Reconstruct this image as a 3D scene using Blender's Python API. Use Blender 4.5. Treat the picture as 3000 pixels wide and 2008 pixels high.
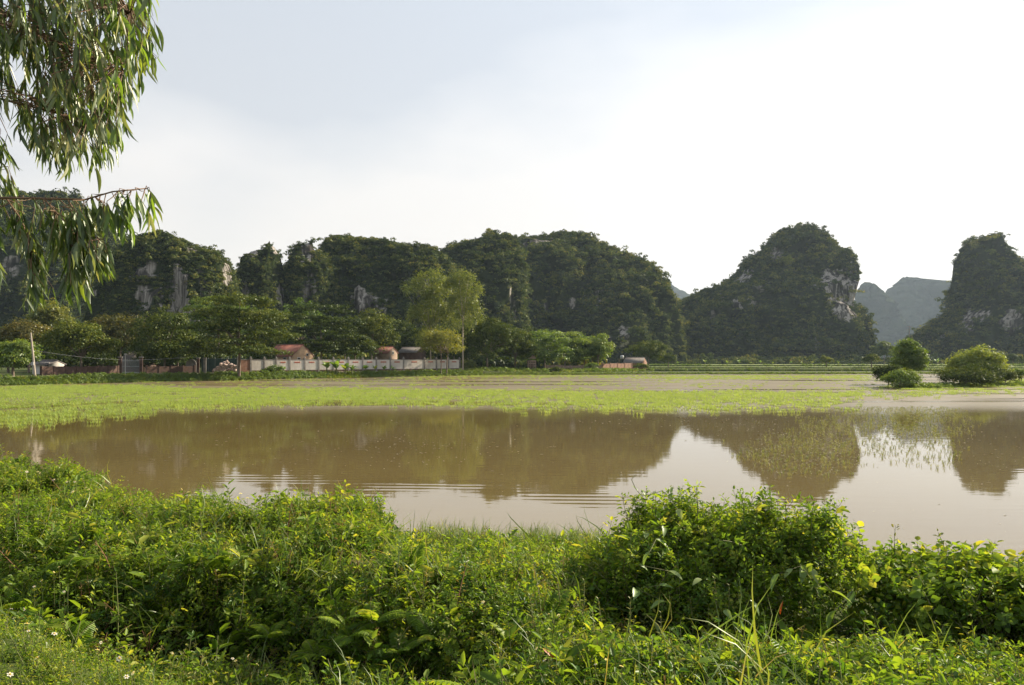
import bpy, math, random
import numpy as np
from mathutils import Vector, Matrix

# ------------------------------------------------------------------ scene, camera, light
scene = bpy.context.scene
for o in list(bpy.data.objects):
    bpy.data.objects.remove(o, do_unlink=True)
COL = scene.collection
F, CX, HY, EYE = 2288.0, 1500.0, 1052.0, 3.0      # focal length and horizon of the photograph (3000 px wide), eye above water

cam_d = bpy.data.cameras.new("camera")
cam_d.sensor_width = 23.6
cam_d.lens = 23.6 * F / 3000.0
cam_d.shift_y = (HY - 1004.0) / 3000.0
cam_d.clip_start = 0.05
cam_d.clip_end = 20000
cam = bpy.data.objects.new("camera", cam_d)
COL.objects.link(cam)
cam.location = (0, 0, EYE)
cam.rotation_euler = (math.pi / 2, 0, 0)
scene.camera = cam

SUN_AZ, SUN_EL = math.radians(57), math.radians(26)   # azimuth clockwise from the viewing direction (+Y)
SUN_DIR = Vector((math.sin(SUN_AZ) * math.cos(SUN_EL), math.cos(SUN_AZ) * math.cos(SUN_EL), math.sin(SUN_EL)))
sun_d = bpy.data.lights.new("sun", 'SUN')
sun_d.energy = 5.0
sun_d.angle = math.radians(0.6)
sun_d.color = (1.0, 0.86, 0.66)
sun = bpy.data.objects.new("sun", sun_d)
COL.objects.link(sun)
sun.location = (60, 40, 60)
sun.rotation_euler = SUN_DIR.to_track_quat('Z', 'Y').to_euler()

world = bpy.data.worlds.new("World")
scene.world = world
world.use_nodes = True
wn, wl = world.node_tree.nodes, world.node_tree.links
wn.clear()


def NN(nodes, typ, **kw):
    n = nodes.new(typ)
    for k, v in kw.items():
        setattr(n, k, v)
    return n


w_out = NN(wn, 'ShaderNodeOutputWorld')
w_bg = NN(wn, 'ShaderNodeBackground')
w_bg.inputs['Strength'].default_value = 0.050
sky = NN(wn, 'ShaderNodeTexSky', sky_type='NISHITA')
sky.sun_disc = False
sky.sun_elevation = SUN_EL
sky.sun_rotation = SUN_AZ
sky.air_density = 1.0
sky.dust_density = 0.6
sky.ozone_density = 1.0
# thin veil of high cloud over that sky: thicker low down and towards the sun, broken up by soft streaks
tc = NN(wn, 'ShaderNodeTexCoord')
sep = NN(wn, 'ShaderNodeSeparateXYZ')
wl.new(tc.outputs['Generated'], sep.inputs[0])
dot = NN(wn, 'ShaderNodeVectorMath', operation='DOT_PRODUCT')
wl.new(tc.outputs['Generated'], dot.inputs[0])
dot.inputs[1].default_value = SUN_DIR
mp = NN(wn, 'ShaderNodeMapping')
mp.inputs['Scale'].default_value = (1.0, 1.0, 2.6)
mp.inputs['Rotation'].default_value = (0.25, 0.35, 0.3)
wl.new(tc.outputs['Generated'], mp.inputs[0])
nz = NN(wn, 'ShaderNodeTexNoise')
nz.inputs['Scale'].default_value = 2.1
nz.inputs['Detail'].default_value = 5
nz.inputs['Roughness'].default_value = 0.45
wl.new(mp.outputs[0], nz.inputs['Vector'])


def wmath(op, a, b=None, clamp=False):
    n = NN(wn, 'ShaderNodeMath', operation=op)
    n.use_clamp = clamp
    for i, v in enumerate((a, b)):
        if v is None:
            continue
        if isinstance(v, (int, float)):
            n.inputs[i].default_value = v
        else:
            wl.new(v, n.inputs[i])
    return n.outputs[0]


elev = wmath('ABSOLUTE', sep.outputs['Z'])
sunp = wmath('MAXIMUM', dot.outputs['Value'], 0.0)
sun2 = wmath('POWER', sunp, 2.0)
cov = wmath('SUBTRACT', 1.25, wmath('MULTIPLY', elev, 2.3))
cov = wmath('ADD', cov, wmath('MULTIPLY', sun2, 0.75))
cov = wmath('ADD', cov, wmath('MULTIPLY', wmath('SUBTRACT', nz.outputs['Fac'], 0.5), 1.5))
cov = wmath('MAXIMUM', wmath('MINIMUM', cov, 1.0), 0.66)
bright = wmath('ADD', 8.2, wmath('MULTIPLY', wmath('POWER', sunp, 4.0), 3.4))
veil = NN(wn, 'ShaderNodeVectorMath', operation='SCALE')
warm = NN(wn, 'ShaderNodeMix', data_type='RGBA')
wl.new(wmath('MINIMUM', wmath('MULTIPLY', elev, 2.0), 1.0), warm.inputs[0])
warm.inputs[6].default_value = (1.03, 0.935, 0.835, 1)
warm.inputs[7].default_value = (0.935, 0.985, 1.05, 1)
wl.new(warm.outputs[2], veil.inputs[0])
wl.new(bright, veil.inputs['Scale'])
wmix = NN(wn, 'ShaderNodeMix', data_type='RGBA')
wl.new(cov, wmix.inputs[0])
wl.new(sky.outputs[0], wmix.inputs[6])
wl.new(veil.outputs[0], wmix.inputs[7])
wl.new(wmix.outputs[2], w_bg.inputs['Color'])
wl.new(w_bg.outputs[0], w_out.inputs[0])

scene.view_settings.view_transform = 'Standard'
scene.view_settings.look = 'None'
scene.view_settings.exposure = 1.22
scene.view_settings.gamma = 1.0
scene.view_settings.use_curve_mapping = False
cy = scene.cycles
cy.max_bounces = 6
cy.diffuse_bounces = 3
cy.glossy_bounces = 3
cy.transmission_bounces = 3
cy.transparent_max_bounces = 8
cy.volume_bounces = 0
cy.use_denoising = True
cy.sample_clamp_indirect = 6.0

# ------------------------------------------------------------------ helpers


def PX(px, py, Y):
    """point at depth Y that lies on the ray of photograph pixel (px, py)"""
    return np.array([(px - CX) / F * Y, Y, EYE + (HY - py) / F * Y])


def lerp_tab(x, xs, ys):
    return np.interp(x, xs, ys)


def smooth(a, b, x):
    t = np.clip((np.asarray(x, float) - a) / (b - a), 0, 1)
    return t * t * (3 - 2 * t)


def _hash(ix, iy, iz, seed):
    h = (ix.astype(np.int64) * 374761393 + iy.astype(np.int64) * 668265263 + iz.astype(np.int64) * 2147483647 + seed * 974711) & 0xffffffff
    h = ((h ^ (h >> 13)) * 1274126177) & 0xffffffff
    h = ((h ^ (h >> 16)) * 2246822519) & 0xffffffff
    h = h ^ (h >> 15)
    return (h & 0xffffff) / float(0xffffff)


def vnoise(p, seed=0):
    p = np.asarray(p, float)
    i = np.floor(p).astype(np.int64)
    f = p - i
    u = f * f * f * (f * (f * 6 - 15) + 10)
    r = 0
    for dx in (0, 1):
        wx = u[:, 0] if dx else 1 - u[:, 0]
        for dy in (0, 1):
            wy = u[:, 1] if dy else 1 - u[:, 1]
            for dz in (0, 1):
                wz = u[:, 2] if dz else 1 - u[:, 2]
                r = r + wx * wy * wz * _hash(i[:, 0] + dx, i[:, 1] + dy, i[:, 2] + dz, seed)
    return r


def fbm(p, oct=4, seed=0, gain=0.5):
    p = np.asarray(p, float)
    a, s, t = 1.0, 0.0, 0.0
    for k in range(oct):
        s = s + a * (vnoise(p, seed + k * 17) - 0.5)
        t += a
        a *= gain
        p = p * 2.03 + 7.3
    return s / t * 2


def norm(v):
    v = np.asarray(v, float)
    return v / np.maximum(np.linalg.norm(v, axis=-1, keepdims=True), 1e-9)


class Buf:
    """collects vertex / face blocks and turns them into one mesh"""

    def __init__(self):
        self.v, self.b, self.t, self.n = [], [], [], 0

    def add(self, verts, faces, mat=0, tint=0.5):
        verts = np.asarray(verts, float).reshape(-1, 3)
        faces = np.asarray(faces, int)
        if len(verts) == 0 or len(faces) == 0:
            return self
        self.v.append(verts)
        self.b.append((faces + self.n, mat))
        self.t.append(np.broadcast_to(np.asarray(tint, float), (len(verts),)))
        self.n += len(verts)
        return self

    def mesh(self, name, mats, smooth_=False, attrs=None):
        me = bpy.data.meshes.new(name)
        v = np.concatenate(self.v).astype(np.float32)
        me.vertices.add(len(v))
        me.vertices.foreach_set('co', v.ravel())
        loops = np.concatenate([f.ravel() for f, m in self.b]).astype(np.int32)
        tot = np.concatenate([np.full(len(f), f.shape[1]) for f, m in self.b]).astype(np.int32)
        mi = np.concatenate([np.full(len(f), m) for f, m in self.b]).astype(np.int32)
        start = np.concatenate([[0], np.cumsum(tot)[:-1]]).astype(np.int32)
        me.loops.add(len(loops))
        me.loops.foreach_set('vertex_index', loops)
        me.polygons.add(len(tot))
        me.polygons.foreach_set('loop_start', start)
        me.polygons.foreach_set('loop_total', tot)
        me.polygons.foreach_set('material_index', mi)
        if smooth_:
            me.polygons.foreach_set('use_smooth', np.ones(len(tot), bool))
        for m in (mats if isinstance(mats, (list, tuple)) else [mats]):
            me.materials.append(m)
        a = me.attributes.new('tint', 'FLOAT', 'POINT')
        a.data.foreach_set('value', np.concatenate(self.t).astype(np.float32))
        for k, arr in (attrs or {}).items():
            a = me.attributes.new(k, 'FLOAT', 'POINT')
            a.data.foreach_set('value', np.asarray(arr, np.float32))
        me.update()
        me.validate()
        return me


def link(name, data, parent=None, loc=None, rot=None, scale=None):
    o = bpy.data.objects.new(name, data)
    COL.objects.link(o)
    if parent is not None:
        o.parent = parent
    if loc is not None:
        o.location = loc
    if rot is not None:
        o.rotation_euler = rot
    if scale is not None:
        o.scale = (scale,) * 3 if isinstance(scale, (int, float)) else scale
    return o


def tag(o, label=None, cat=None, group=None, kind=None):
    if label:
        o['label'] = label
    if cat:
        o['category'] = cat
    if group:
        o['group'] = group
    if kind:
        o['kind'] = kind
    return o


def thing(name, label, cat, loc=(0, 0, 0), rz=0.0, group=None):
    o = link(name, None, loc=tuple(float(c) for c in loc), rot=(0, 0, rz))
    o.empty_display_size = 0.2
    return tag(o, label, cat, group)


def copy_tree(o, parent=None):
    c = o.copy()
    COL.objects.link(c)
    c.parent = parent
    for ch in list(o.children):
        copy_tree(ch, c)
    return c


def box(cx, cy, cz, sx, sy, sz):
    v = np.array([[x, y, z] for x in (-.5, .5) for y in (-.5, .5) for z in (-.5, .5)]) * [sx, sy, sz] + [cx, cy, cz]
    f = [[0, 1, 3, 2], [4, 6, 7, 5], [0, 4, 5, 1], [2, 3, 7, 6], [0, 2, 6, 4], [1, 5, 7, 3]]
    return v, f


def tube(pts, rad, sides=6):
    pts = np.asarray(pts, float)
    n = len(pts)
    rad = np.broadcast_to(np.asarray(rad, float), (n,))
    d = norm(np.gradient(pts, axis=0))
    up = np.array([0.31, 0.87, 0.17])
    t = norm(np.cross(d, up))
    b = np.cross(d, t)
    a = np.linspace(0, 2 * math.pi, sides, endpoint=False)
    v = pts[:, None] + rad[:, None, None] * (np.cos(a)[None, :, None] * t[:, None] + np.sin(a)[None, :, None] * b[:, None])
    f = []
    for i in range(n - 1):
        for j in range(sides):
            k = (j + 1) % sides
            f.append([i * sides + j, i * sides + k, (i + 1) * sides + k, (i + 1) * sides + j])
    return v.reshape(-1, 3), f


# leaf outlines: (along, across, lift); every leaf is two folded quads or more
T_DIAMOND = (np.array([[0, 0, 0], [.45, .5, .06], [1, 0, -.05], [.45, -.5, .06]]), np.array([[0, 1, 2, 3]]))
T_OVATE = (np.array([[0, 0, 0], [.30, .5, .10], [.70, .38, .05], [1, 0, -.12], [.70, -.38, .05], [.30, -.5, .10]]),
           np.array([[0, 1, 2, 3], [0, 3, 4, 5]]))
T_BLADE = (np.array([[0, .5, 0], [0, -.5, 0], [.45, -.42, .02], [.45, .42, .02], [.8, -.25, -.12], [.8, .25, -.12], [1, 0, -.34]]),
           np.array([[0, 1, 2, 3], [3, 2, 4, 5]]), np.array([[5, 4, 6]]))


def leaves(buf, pos, d, nrm, ln, wd, tpl, mat=0, tint=0.5):
    pos = np.asarray(pos, float)
    n = len(pos)
    if n == 0:
        return
    d = norm(d)
    t = norm(np.cross(nrm, d))
    m = np.cross(d, t)
    ln = np.broadcast_to(ln, (n,))
    wd = np.broadcast_to(wd, (n,))
    tv = tpl[0]
    v = pos[:, None] + (tv[None, :, 0, None] * ln[:, None, None]) * d[:, None] \
        + (tv[None, :, 1, None] * wd[:, None, None]) * t[:, None] + (tv[None, :, 2, None] * ln[:, None, None]) * m[:, None]
    k = len(tv)
    base = buf.n
    tint = np.repeat(np.broadcast_to(tint, (n,)), k)
    off = (np.arange(n) * k)[:, None, None]
    faces = (off + tpl[1][None]).reshape(-1, tpl[1].shape[1])
    buf.add(v.reshape(-1, 3), faces, mat, tint)
    for extra in tpl[2:]:
        fe = (off + extra[None]).reshape(-1, extra.shape[1])
        buf.b.append((fe + base, mat))


def rand_dirs(rng, n):
    return norm(rng.normal(size=(n, 3)))


# ------------------------------------------------------------------ materials


def mat_new(name):
    m = bpy.data.materials.new(name)
    m.use_nodes = True
    nt = m.node_tree
    nt.nodes.clear()
    out = nt.nodes.new('ShaderNodeOutputMaterial')
    return m, nt.nodes, nt.links, out


def ramp(nodes, stops, interp='LINEAR'):
    r = nodes.new('ShaderNodeValToRGB')
    r.color_ramp.interpolation = interp
    e = r.color_ramp.elements
    while len(e) < len(stops):
        e.new(0.5)
    for el, (p, c) in zip(e, stops):
        el.position = p
        el.color = (*c, 1)
    return r


def leaf_mat(name, stops, trans=0.4, gloss=0.04, rough=0.45, vary=0.5, boost=1.22):
    m, n, l, out = mat_new(name)
    at = n.new('ShaderNodeAttribute')
    at.attribute_name = 'tint'
    oi = n.new('ShaderNodeObjectInfo')
    mu = NN(n, 'ShaderNodeMath', operation='MULTIPLY_ADD')
    l.new(oi.outputs['Random'], mu.inputs[0])
    mu.inputs[1].default_value = vary
    mu.inputs[2].default_value = -vary / 2
    ad = NN(n, 'ShaderNodeMath', operation='ADD')
    l.new(at.outputs['Fac'], ad.inputs[0])
    l.new(mu.outputs[0], ad.inputs[1])
    r = ramp(n, [(p_, tuple(min(.85, c * boost) for c in col)) for p_, col in stops])
    l.new(ad.outputs[0], r.inputs[0])
    df = n.new('ShaderNodeBsdfDiffuse')
    tr = n.new('ShaderNodeBsdfTranslucent')
    l.new(r.outputs[0], df.inputs['Color'])
    tint = NN(n, 'ShaderNodeMix', data_type='RGBA', blend_type='MULTIPLY')
    tint.inputs[0].default_value = 1
    l.new(r.outputs[0], tint.inputs[6])
    tint.inputs[7].default_value = (1.9, 1.75, 0.7, 1)
    l.new(tint.outputs[2], tr.inputs['Color'])
    mx = n.new('ShaderNodeMixShader')
    mx.inputs[0].default_value = trans
    l.new(df.outputs[0], mx.inputs[1])
    l.new(tr.outputs[0], mx.inputs[2])
    gl = n.new('ShaderNodeBsdfGlossy')
    gl.inputs['Roughness'].default_value = rough
    gl.inputs['Color'].default_value = (0.9, 0.95, 0.9, 1)
    m2 = n.new('ShaderNodeMixShader')
    m2.inputs[0].default_value = gloss
    l.new(mx.outputs[0], m2.inputs[1])
    l.new(gl.outputs[0], m2.inputs[2])
    l.new(m2.outputs[0], out.inputs[0])
    return m


def plain_mat(name, c1, c2, scale=3.0, rough=0.8, detail=5, stretch=(1, 1, 1), bump=0.0, stops=None, coord='Object'):
    m, n, l, out = mat_new(name)
    t = n.new('ShaderNodeTexCoord')
    mpn = n.new('ShaderNodeMapping')
    mpn.inputs['Scale'].default_value = stretch
    l.new(t.outputs[coord], mpn.inputs[0])
    z = n.new('ShaderNodeTexNoise')
    z.inputs['Scale'].default_value = scale
    z.inputs['Detail'].default_value = detail
    z.inputs['Roughness'].default_value = 0.65
    l.new(mpn.outputs[0], z.inputs['Vector'])
    r = ramp(n, stops or [(0.3, c1), (0.7, c2)])
    l.new(z.outputs['Fac'], r.inputs[0])
    b = n.new('ShaderNodeBsdfPrincipled')
    b.inputs['Roughness'].default_value = rough
    l.new(r.outputs[0], b.inputs['Base Color'])
    if bump:
        bp = n.new('ShaderNodeBump')
        bp.inputs['Strength'].default_value = bump
        bp.inputs['Distance'].default_value = 0.05
        l.new(z.outputs['Fac'], bp.inputs['Height'])
        l.new(bp.outputs[0], b.inputs['Normal'])
    l.new(b.outputs[0], out.inputs[0])
    return m


def brick_mat(name, c1, c2, cm, bw=0.25, bh=0.08):
    m, n, l, out = mat_new(name)
    t = n.new('ShaderNodeTexCoord')
    sp = n.new('ShaderNodeSeparateXYZ')
    l.new(t.outputs['Object'], sp.inputs[0])
    ad = NN(n, 'ShaderNodeMath', operation='ADD')
    l.new(sp.outputs[0], ad.inputs[0])
    l.new(sp.outputs[1], ad.inputs[1])
    cb = n.new('ShaderNodeCombineXYZ')
    l.new(ad.outputs[0], cb.inputs[0])
    l.new(sp.outputs[2], cb.inputs[1])
    br = n.new('ShaderNodeTexBrick')
    br.inputs['Scale'].default_value = 1.0
    br.inputs['Brick Width'].default_value = bw
    br.inputs['Row Height'].default_value = bh
    br.inputs['Mortar Size'].default_value = 0.008
    br.inputs['Color1'].default_value = (*c1, 1)
    br.inputs['Color2'].default_value = (*c2, 1)
    br.inputs['Mortar'].default_value = (*cm, 1)
    l.new(cb.outputs[0], br.inputs['Vector'])
    z = n.new('ShaderNodeTexNoise')
    z.inputs['Scale'].default_value = 1.1
    z.inputs['Detail'].default_value = 6
    l.new(t.outputs['Object'], z.inputs['Vector'])
    r = ramp(n, [(0.3, (0.45, 0.42, 0.4)), (0.62, (1, 1, 1))])
    l.new(z.outputs['Fac'], r.inputs[0])
    mx = NN(n, 'ShaderNodeMix', data_type='RGBA', blend_type='MULTIPLY')
    mx.inputs[0].default_value = 0.8
    l.new(br.outputs['Color'], mx.inputs[6])
    l.new(r.outputs[0], mx.inputs[7])
    b = n.new('ShaderNodeBsdfPrincipled')
    b.inputs['Roughness'].default_value = 0.9
    l.new(mx.outputs[2], b.inputs['Base Color'])
    l.new(b.outputs[0], out.inputs[0])
    return m


def ground_mat():
    m, n, l, out = mat_new('ground_soil_and_grass')
    t = n.new('ShaderNodeTexCoord')
    z = n.new('ShaderNodeTexNoise')
    z.inputs['Scale'].default_value = 0.6
    z.inputs['Detail'].default_value = 8
    z.inputs['Roughness'].default_value = 0.7
    l.new(t.outputs['Object'], z.inputs['Vector'])
    r = ramp(n, [(0.25, (0.035, 0.028, 0.014)), (0.45, (0.045, 0.055, 0.016)), (0.62, (0.07, 0.10, 0.022)), (0.8, (0.10, 0.12, 0.03))])
    l.new(z.outputs['Fac'], r.inputs[0])
    b = n.new('ShaderNodeBsdfPrincipled')
    b.inputs['Roughness'].default_value = 0.95
    b.inputs['Specular IOR Level'].default_value = 0.1
    l.new(r.outputs[0], b.inputs['Base Color'])
    l.new(b.outputs[0], out.inputs[0])
    return m


def water_mat():
    m, n, l, out = mat_new('muddy_water')
    t = n.new('ShaderNodeTexCoord')
    b = n.new('ShaderNodeBsdfPrincipled')
    z = n.new('ShaderNodeTexNoise')
    z.inputs['Scale'].default_value = 0.12
    z.inputs['Detail'].default_value = 4
    l.new(t.outputs['Object'], z.inputs['Vector'])
    r = ramp(n, [(0.3, (0.126, 0.090, 0.030)), (0.7, (0.160, 0.120, 0.043))])
    l.new(z.outputs['Fac'], r.inputs[0])
    l.new(r.outputs[0], b.inputs['Base Color'])
    # breeze-ruffled water far out, mirror calm near the bank
    mpr = n.new('ShaderNodeMapping')
    mpr.inputs['Scale'].default_value = (0.02, 0.16, 1)
    l.new(t.outputs['Object'], mpr.inputs[0])
    nr = n.new('ShaderNodeTexNoise')
    nr.inputs['Scale'].default_value = 1.0
    nr.inputs['Detail'].default_value = 3
    l.new(mpr.outputs[0], nr.inputs['Vector'])
    rr = NN(n, 'ShaderNodeMapRange', interpolation_type='SMOOTHSTEP')
    rr.inputs['From Min'].default_value = 0.36
    rr.inputs['From Max'].default_value = 0.52
    rr.inputs['To Min'].default_value = 0.10
    rr.inputs['To Max'].default_value = 0.42
    l.new(nr.outputs['Fac'], rr.inputs['Value'])
    sp0 = n.new('ShaderNodeSeparateXYZ')
    l.new(t.outputs['Object'], sp0.inputs[0])
    fy = NN(n, 'ShaderNodeMapRange', interpolation_type='SMOOTHSTEP')
    fy.inputs['From Min'].default_value = 36
    fy.inputs['From Max'].default_value = 60
    l.new(sp0.outputs[1], fy.inputs['Value'])
    rm = NN(n, 'ShaderNodeMath', operation='MULTIPLY_ADD')
    l.new(rr.outputs[0], rm.inputs[0])
    l.new(fy.outputs[0], rm.inputs[1])
    rm.inputs[2].default_value = 0.025
    l.new(rm.outputs[0], b.inputs['Roughness'])
    b.inputs['IOR'].default_value = 1.42
    # faint breeze ripples, and a few stronger trains of ripples where the breeze touches the near water
    sp = n.new('ShaderNodeSeparateXYZ')
    l.new(t.outputs['Object'], sp.inputs[0])
    mp1 = n.new('ShaderNodeMapping')
    mp1.inputs['Scale'].default_value = (0.5, 1.4, 1)
    l.new(t.outputs['Object'], mp1.inputs[0])
    n1 = n.new('ShaderNodeTexNoise')
    n1.inputs['Scale'].default_value = 1.6
    n1.inputs['Detail'].default_value = 3
    l.new(mp1.outputs[0], n1.inputs['Vector'])
    mp2 = n.new('ShaderNodeMapping')
    mp2.inputs['Rotation'].default_value = (0, 0, 0.05)
    l.new(t.outputs['Object'], mp2.inputs[0])
    wv = NN(n, 'ShaderNodeTexWave', wave_type='BANDS', bands_direction='Y')
    wv.inputs['Scale'].default_value = 0.75
    wv.inputs['Distortion'].default_value = 1.6
    wv.inputs['Detail'].default_value = 1.5
    wv.inputs['Detail Scale'].default_value = 0.5
    l.new(mp2.outputs[0], wv.inputs['Vector'])
    mp3 = n.new('ShaderNodeMapping')
    mp3.inputs['Scale'].default_value = (0.16, 0.34, 1)
    mp3.inputs['Location'].default_value = (0.35, 0.1, 0)
    l.new(t.outputs['Object'], mp3.inputs[0])
    n3 = n.new('ShaderNodeTexNoise')
    n3.inputs['Scale'].default_value = 1.0
    n3.inputs['Detail'].default_value = 1
    l.new(mp3.outputs[0], n3.inputs['Vector'])
    msk = NN(n, 'ShaderNodeMapRange', interpolation_type='SMOOTHSTEP')
    msk.inputs['From Min'].default_value = 0.52
    msk.inputs['From Max'].default_value = 0.68
    l.new(n3.outputs['Fac'], msk.inputs['Value'])
    near = NN(n, 'ShaderNodeMapRange', interpolation_type='SMOOTHSTEP')
    near.inputs['From Min'].default_value = 24
    near.inputs['From Max'].default_value = 15
    l.new(sp.outputs[1], near.inputs['Value'])
    k = NN(n, 'ShaderNodeMath', operation='MULTIPLY')
    l.new(msk.outputs[0], k.inputs[0])
    l.new(near.outputs[0], k.inputs[1])
    k2 = NN(n, 'ShaderNodeMath', operation='MULTIPLY')
    l.new(k.outputs[0], k2.inputs[0])
    l.new(wv.outputs['Fac'], k2.inputs[1])
    h = NN(n, 'ShaderNodeMath', operation='MULTIPLY_ADD')
    l.new(n1.outputs['Fac'], h.inputs[0])
    h.inputs[1].default_value = 0.55
    l.new(k2.outputs[0], h.inputs[2])
    bp = n.new('ShaderNodeBump')
    bp.inputs['Strength'].default_value = 1.0
    bp.inputs['Distance'].default_value = 0.0030
    l.new(h.outputs[0], bp.inputs['Height'])
    l.new(bp.outputs[0], b.inputs['Normal'])
    l.new(b.outputs[0], out.inputs[0])
    return m


def rock_mat():
    m, n, l, out = mat_new('limestone_and_scrub')
    t = n.new('ShaderNodeTexCoord')
    mp1 = n.new('ShaderNodeMapping')
    mp1.inputs['Scale'].default_value = (0.38, 0.38, 0.035)
    l.new(t.outputs['Object'], mp1.inputs[0])
    z = n.new('ShaderNodeTexNoise')
    z.inputs['Scale'].default_value = 1.0
    z.inputs['Detail'].default_value = 6
    z.inputs['Roughness'].default_value = 0.6
    l.new(mp1.outputs[0], z.inputs['Vector'])
    rk = ramp(n, [(0.34, (0.020, 0.019, 0.017)), (0.45, (0.055, 0.050, 0.045)), (0.52, (0.20, 0.185, 0.165)), (0.57, (0.36, 0.335, 0.305)), (0.63, (0.17, 0.15, 0.13)), (0.68, (0.42, 0.39, 0.36)), (0.74, (0.36, 0.21, 0.11)), (0.82, (0.45, 0.43, 0.40))])
    l.new(z.outputs['Fac'], rk.inputs[0])
    z2 = n.new('ShaderNodeTexNoise')
    z2.inputs['Scale'].default_value = 0.35
    z2.inputs['Detail'].default_value = 6
    l.new(t.outputs['Object'], z2.inputs['Vector'])
    ms = ramp(n, [(0.3, (0.012, 0.016, 0.008)), (0.55, (0.022, 0.032, 0.011)), (0.75, (0.04, 0.042, 0.026))])
    l.new(z2.outputs['Fac'], ms.inputs[0])
    at = n.new('ShaderNodeAttribute')
    at.attribute_name = 'rock'
    zz = NN(n, 'ShaderNodeMath', operation='MULTIPLY_ADD')
    l.new(z2.outputs['Fac'], zz.inputs[0])
    zz.inputs[1].default_value = 1.2
    zz.inputs[2].default_value = -0.6
    ad = NN(n, 'ShaderNodeMath', operation='ADD')
    l.new(at.outputs['Fac'], ad.inputs[0])
    l.new(zz.outputs[0], ad.inputs[1])
    mr = NN(n, 'ShaderNodeMapRange', interpolation_type='SMOOTHSTEP')
    mr.inputs['From Min'].default_value = 0.3
    mr.inputs['From Max'].default_value = 0.6
    l.new(ad.outputs[0], mr.inputs['Value'])
    mx = NN(n, 'ShaderNodeMix', data_type='RGBA')
    l.new(mr.outputs[0], mx.inputs[0])
    l.new(ms.outputs[0], mx.inputs[6])
    l.new(rk.outputs[0], mx.inputs[7])
    b = n.new('ShaderNodeBsdfDiffuse')
    l.new(mx.outputs[2], b.inputs['Color'])
    bp = n.new('ShaderNodeBump')
    bp.inputs['Strength'].default_value = 0.8
    bp.inputs['Distance'].default_value = 1.2
    l.new(z.outputs['Fac'], bp.inputs['Height'])
    l.new(bp.outputs[0], b.inputs['Normal'])
    l.new(b.outputs[0], out.inputs[0])
    return m


def field_mat(name, stops, scale, stretch):
    return plain_mat(name, None, None, scale=scale, rough=0.9, stretch=stretch, stops=stops, detail=6)


M = {}
M['ground'] = ground_mat()
M['water'] = water_mat()
M['rock'] = rock_mat()
G = lambda *s: [(p, c) for p, c in s]
M['hill_leaf'] = leaf_mat('hill_scrub_leaf', G((0.0, (0.014, 0.024, 0.007)), (0.45, (0.032, 0.050, 0.012)), (0.8, (0.075, 0.095, 0.020)), (1.0, (0.14, 0.125, 0.03))), 0.22, 0.012, vary=.8, boost=1.4)
M['tree_leaf'] = leaf_mat('tree_leaf', G((0.0, (0.020, 0.034, 0.008)), (0.5, (0.055, 0.082, 0.013)), (1.0, (0.15, 0.165, 0.026))), 0.22, 0.015, vary=0.25, boost=1.02)
M['bright_leaf'] = leaf_mat('bright_tree_leaf', G((0.0, (0.035, 0.065, 0.012)), (0.5, (0.08, 0.13, 0.02)), (1.0, (0.16, 0.19, 0.035))), 0.42, 0.03, vary=0.25)
M['brown_leaf'] = leaf_mat('brownish_tree_leaf', G((0.0, (0.035, 0.045, 0.013)), (0.5, (0.085, 0.08, 0.022)), (1.0, (0.17, 0.12, 0.035))), 0.35, 0.02, vary=0.2)
M['olive_leaf'] = leaf_mat('olive_tree_leaf', G((0.0, (0.030, 0.050, 0.013)), (0.5, (0.068, 0.095, 0.020)), (1.0, (0.14, 0.155, 0.035))), 0.42, 0.03, vary=0.2)
M['yellow_leaf'] = leaf_mat('yellow_green_leaf', G((0.0, (0.06, 0.08, 0.015)), (0.5, (0.14, 0.15, 0.02)), (1.0, (0.28, 0.22, 0.03))), 0.42, 0.03, vary=0.2)
M['weed'] = leaf_mat('weed_leaf', G((0.0, (0.028, 0.058, 0.009)), (0.45, (0.075, 0.130, 0.014)), (0.8, (0.13, 0.185, 0.020)), (1.0, (0.22, 0.22, 0.035))), 0.48, 0.012, 0.42, boost=1.4)
M['weed_dark'] = leaf_mat('dark_weed_leaf', G((0.0, (0.018, 0.045, 0.008)), (0.5, (0.042, 0.092, 0.012)), (1.0, (0.10, 0.155, 0.018))), 0.44, 0.015, 0.38, boost=1.4)
M['grass'] = leaf_mat('grass_blade', G((0.0, (0.04, 0.075, 0.012)), (0.5, (0.09, 0.14, 0.02)), (0.85, (0.17, 0.19, 0.035)), (1.0, (0.24, 0.19, 0.08))), 0.40, 0.04)
M['drowned_rice'] = leaf_mat('drowned_rice_seedling', G((0.0, (0.07, 0.09, 0.035)), (0.5, (0.11, 0.13, 0.05)), (1.0, (0.22, 0.22, 0.12))), 0.35, 0.03)
M['rice'] = leaf_mat('rice_seedling', G((0.0, (0.125, 0.185, 0.038)), (0.5, (0.180, 0.250, 0.060)), (1.0, (0.27, 0.33, 0.11))), 0.45, 0.04)
M['euc'] = leaf_mat('eucalyptus_leaf', G((0.0, (0.035, 0.060, 0.018)), (0.35, (0.075, 0.115, 0.032)), (0.7, (0.17, 0.19, 0.10)), (0.85, (0.26, 0.25, 0.17)), (1.0, (0.14, 0.22, 0.03))), 0.40, 0.045, 0.38, vary=0.6)
M['euc_tip'] = leaf_mat('eucalyptus_backlit_leaf', G((0.0, (0.06, 0.11, 0.02)), (0.6, (0.11, 0.18, 0.03)), (1.0, (0.20, 0.22, 0.05))), 0.5, 0.04, 0.36, vary=0.4)  # light shining through the leaf is put into this greener colour
M['banana'] = leaf_mat('banana_leaf', G((0.0, (0.05, 0.10, 0.02)), (0.5, (0.12, 0.19, 0.03)), (1.0, (0.30, 0.26, 0.04))), 0.45, 0.06, 0.35)
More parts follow.
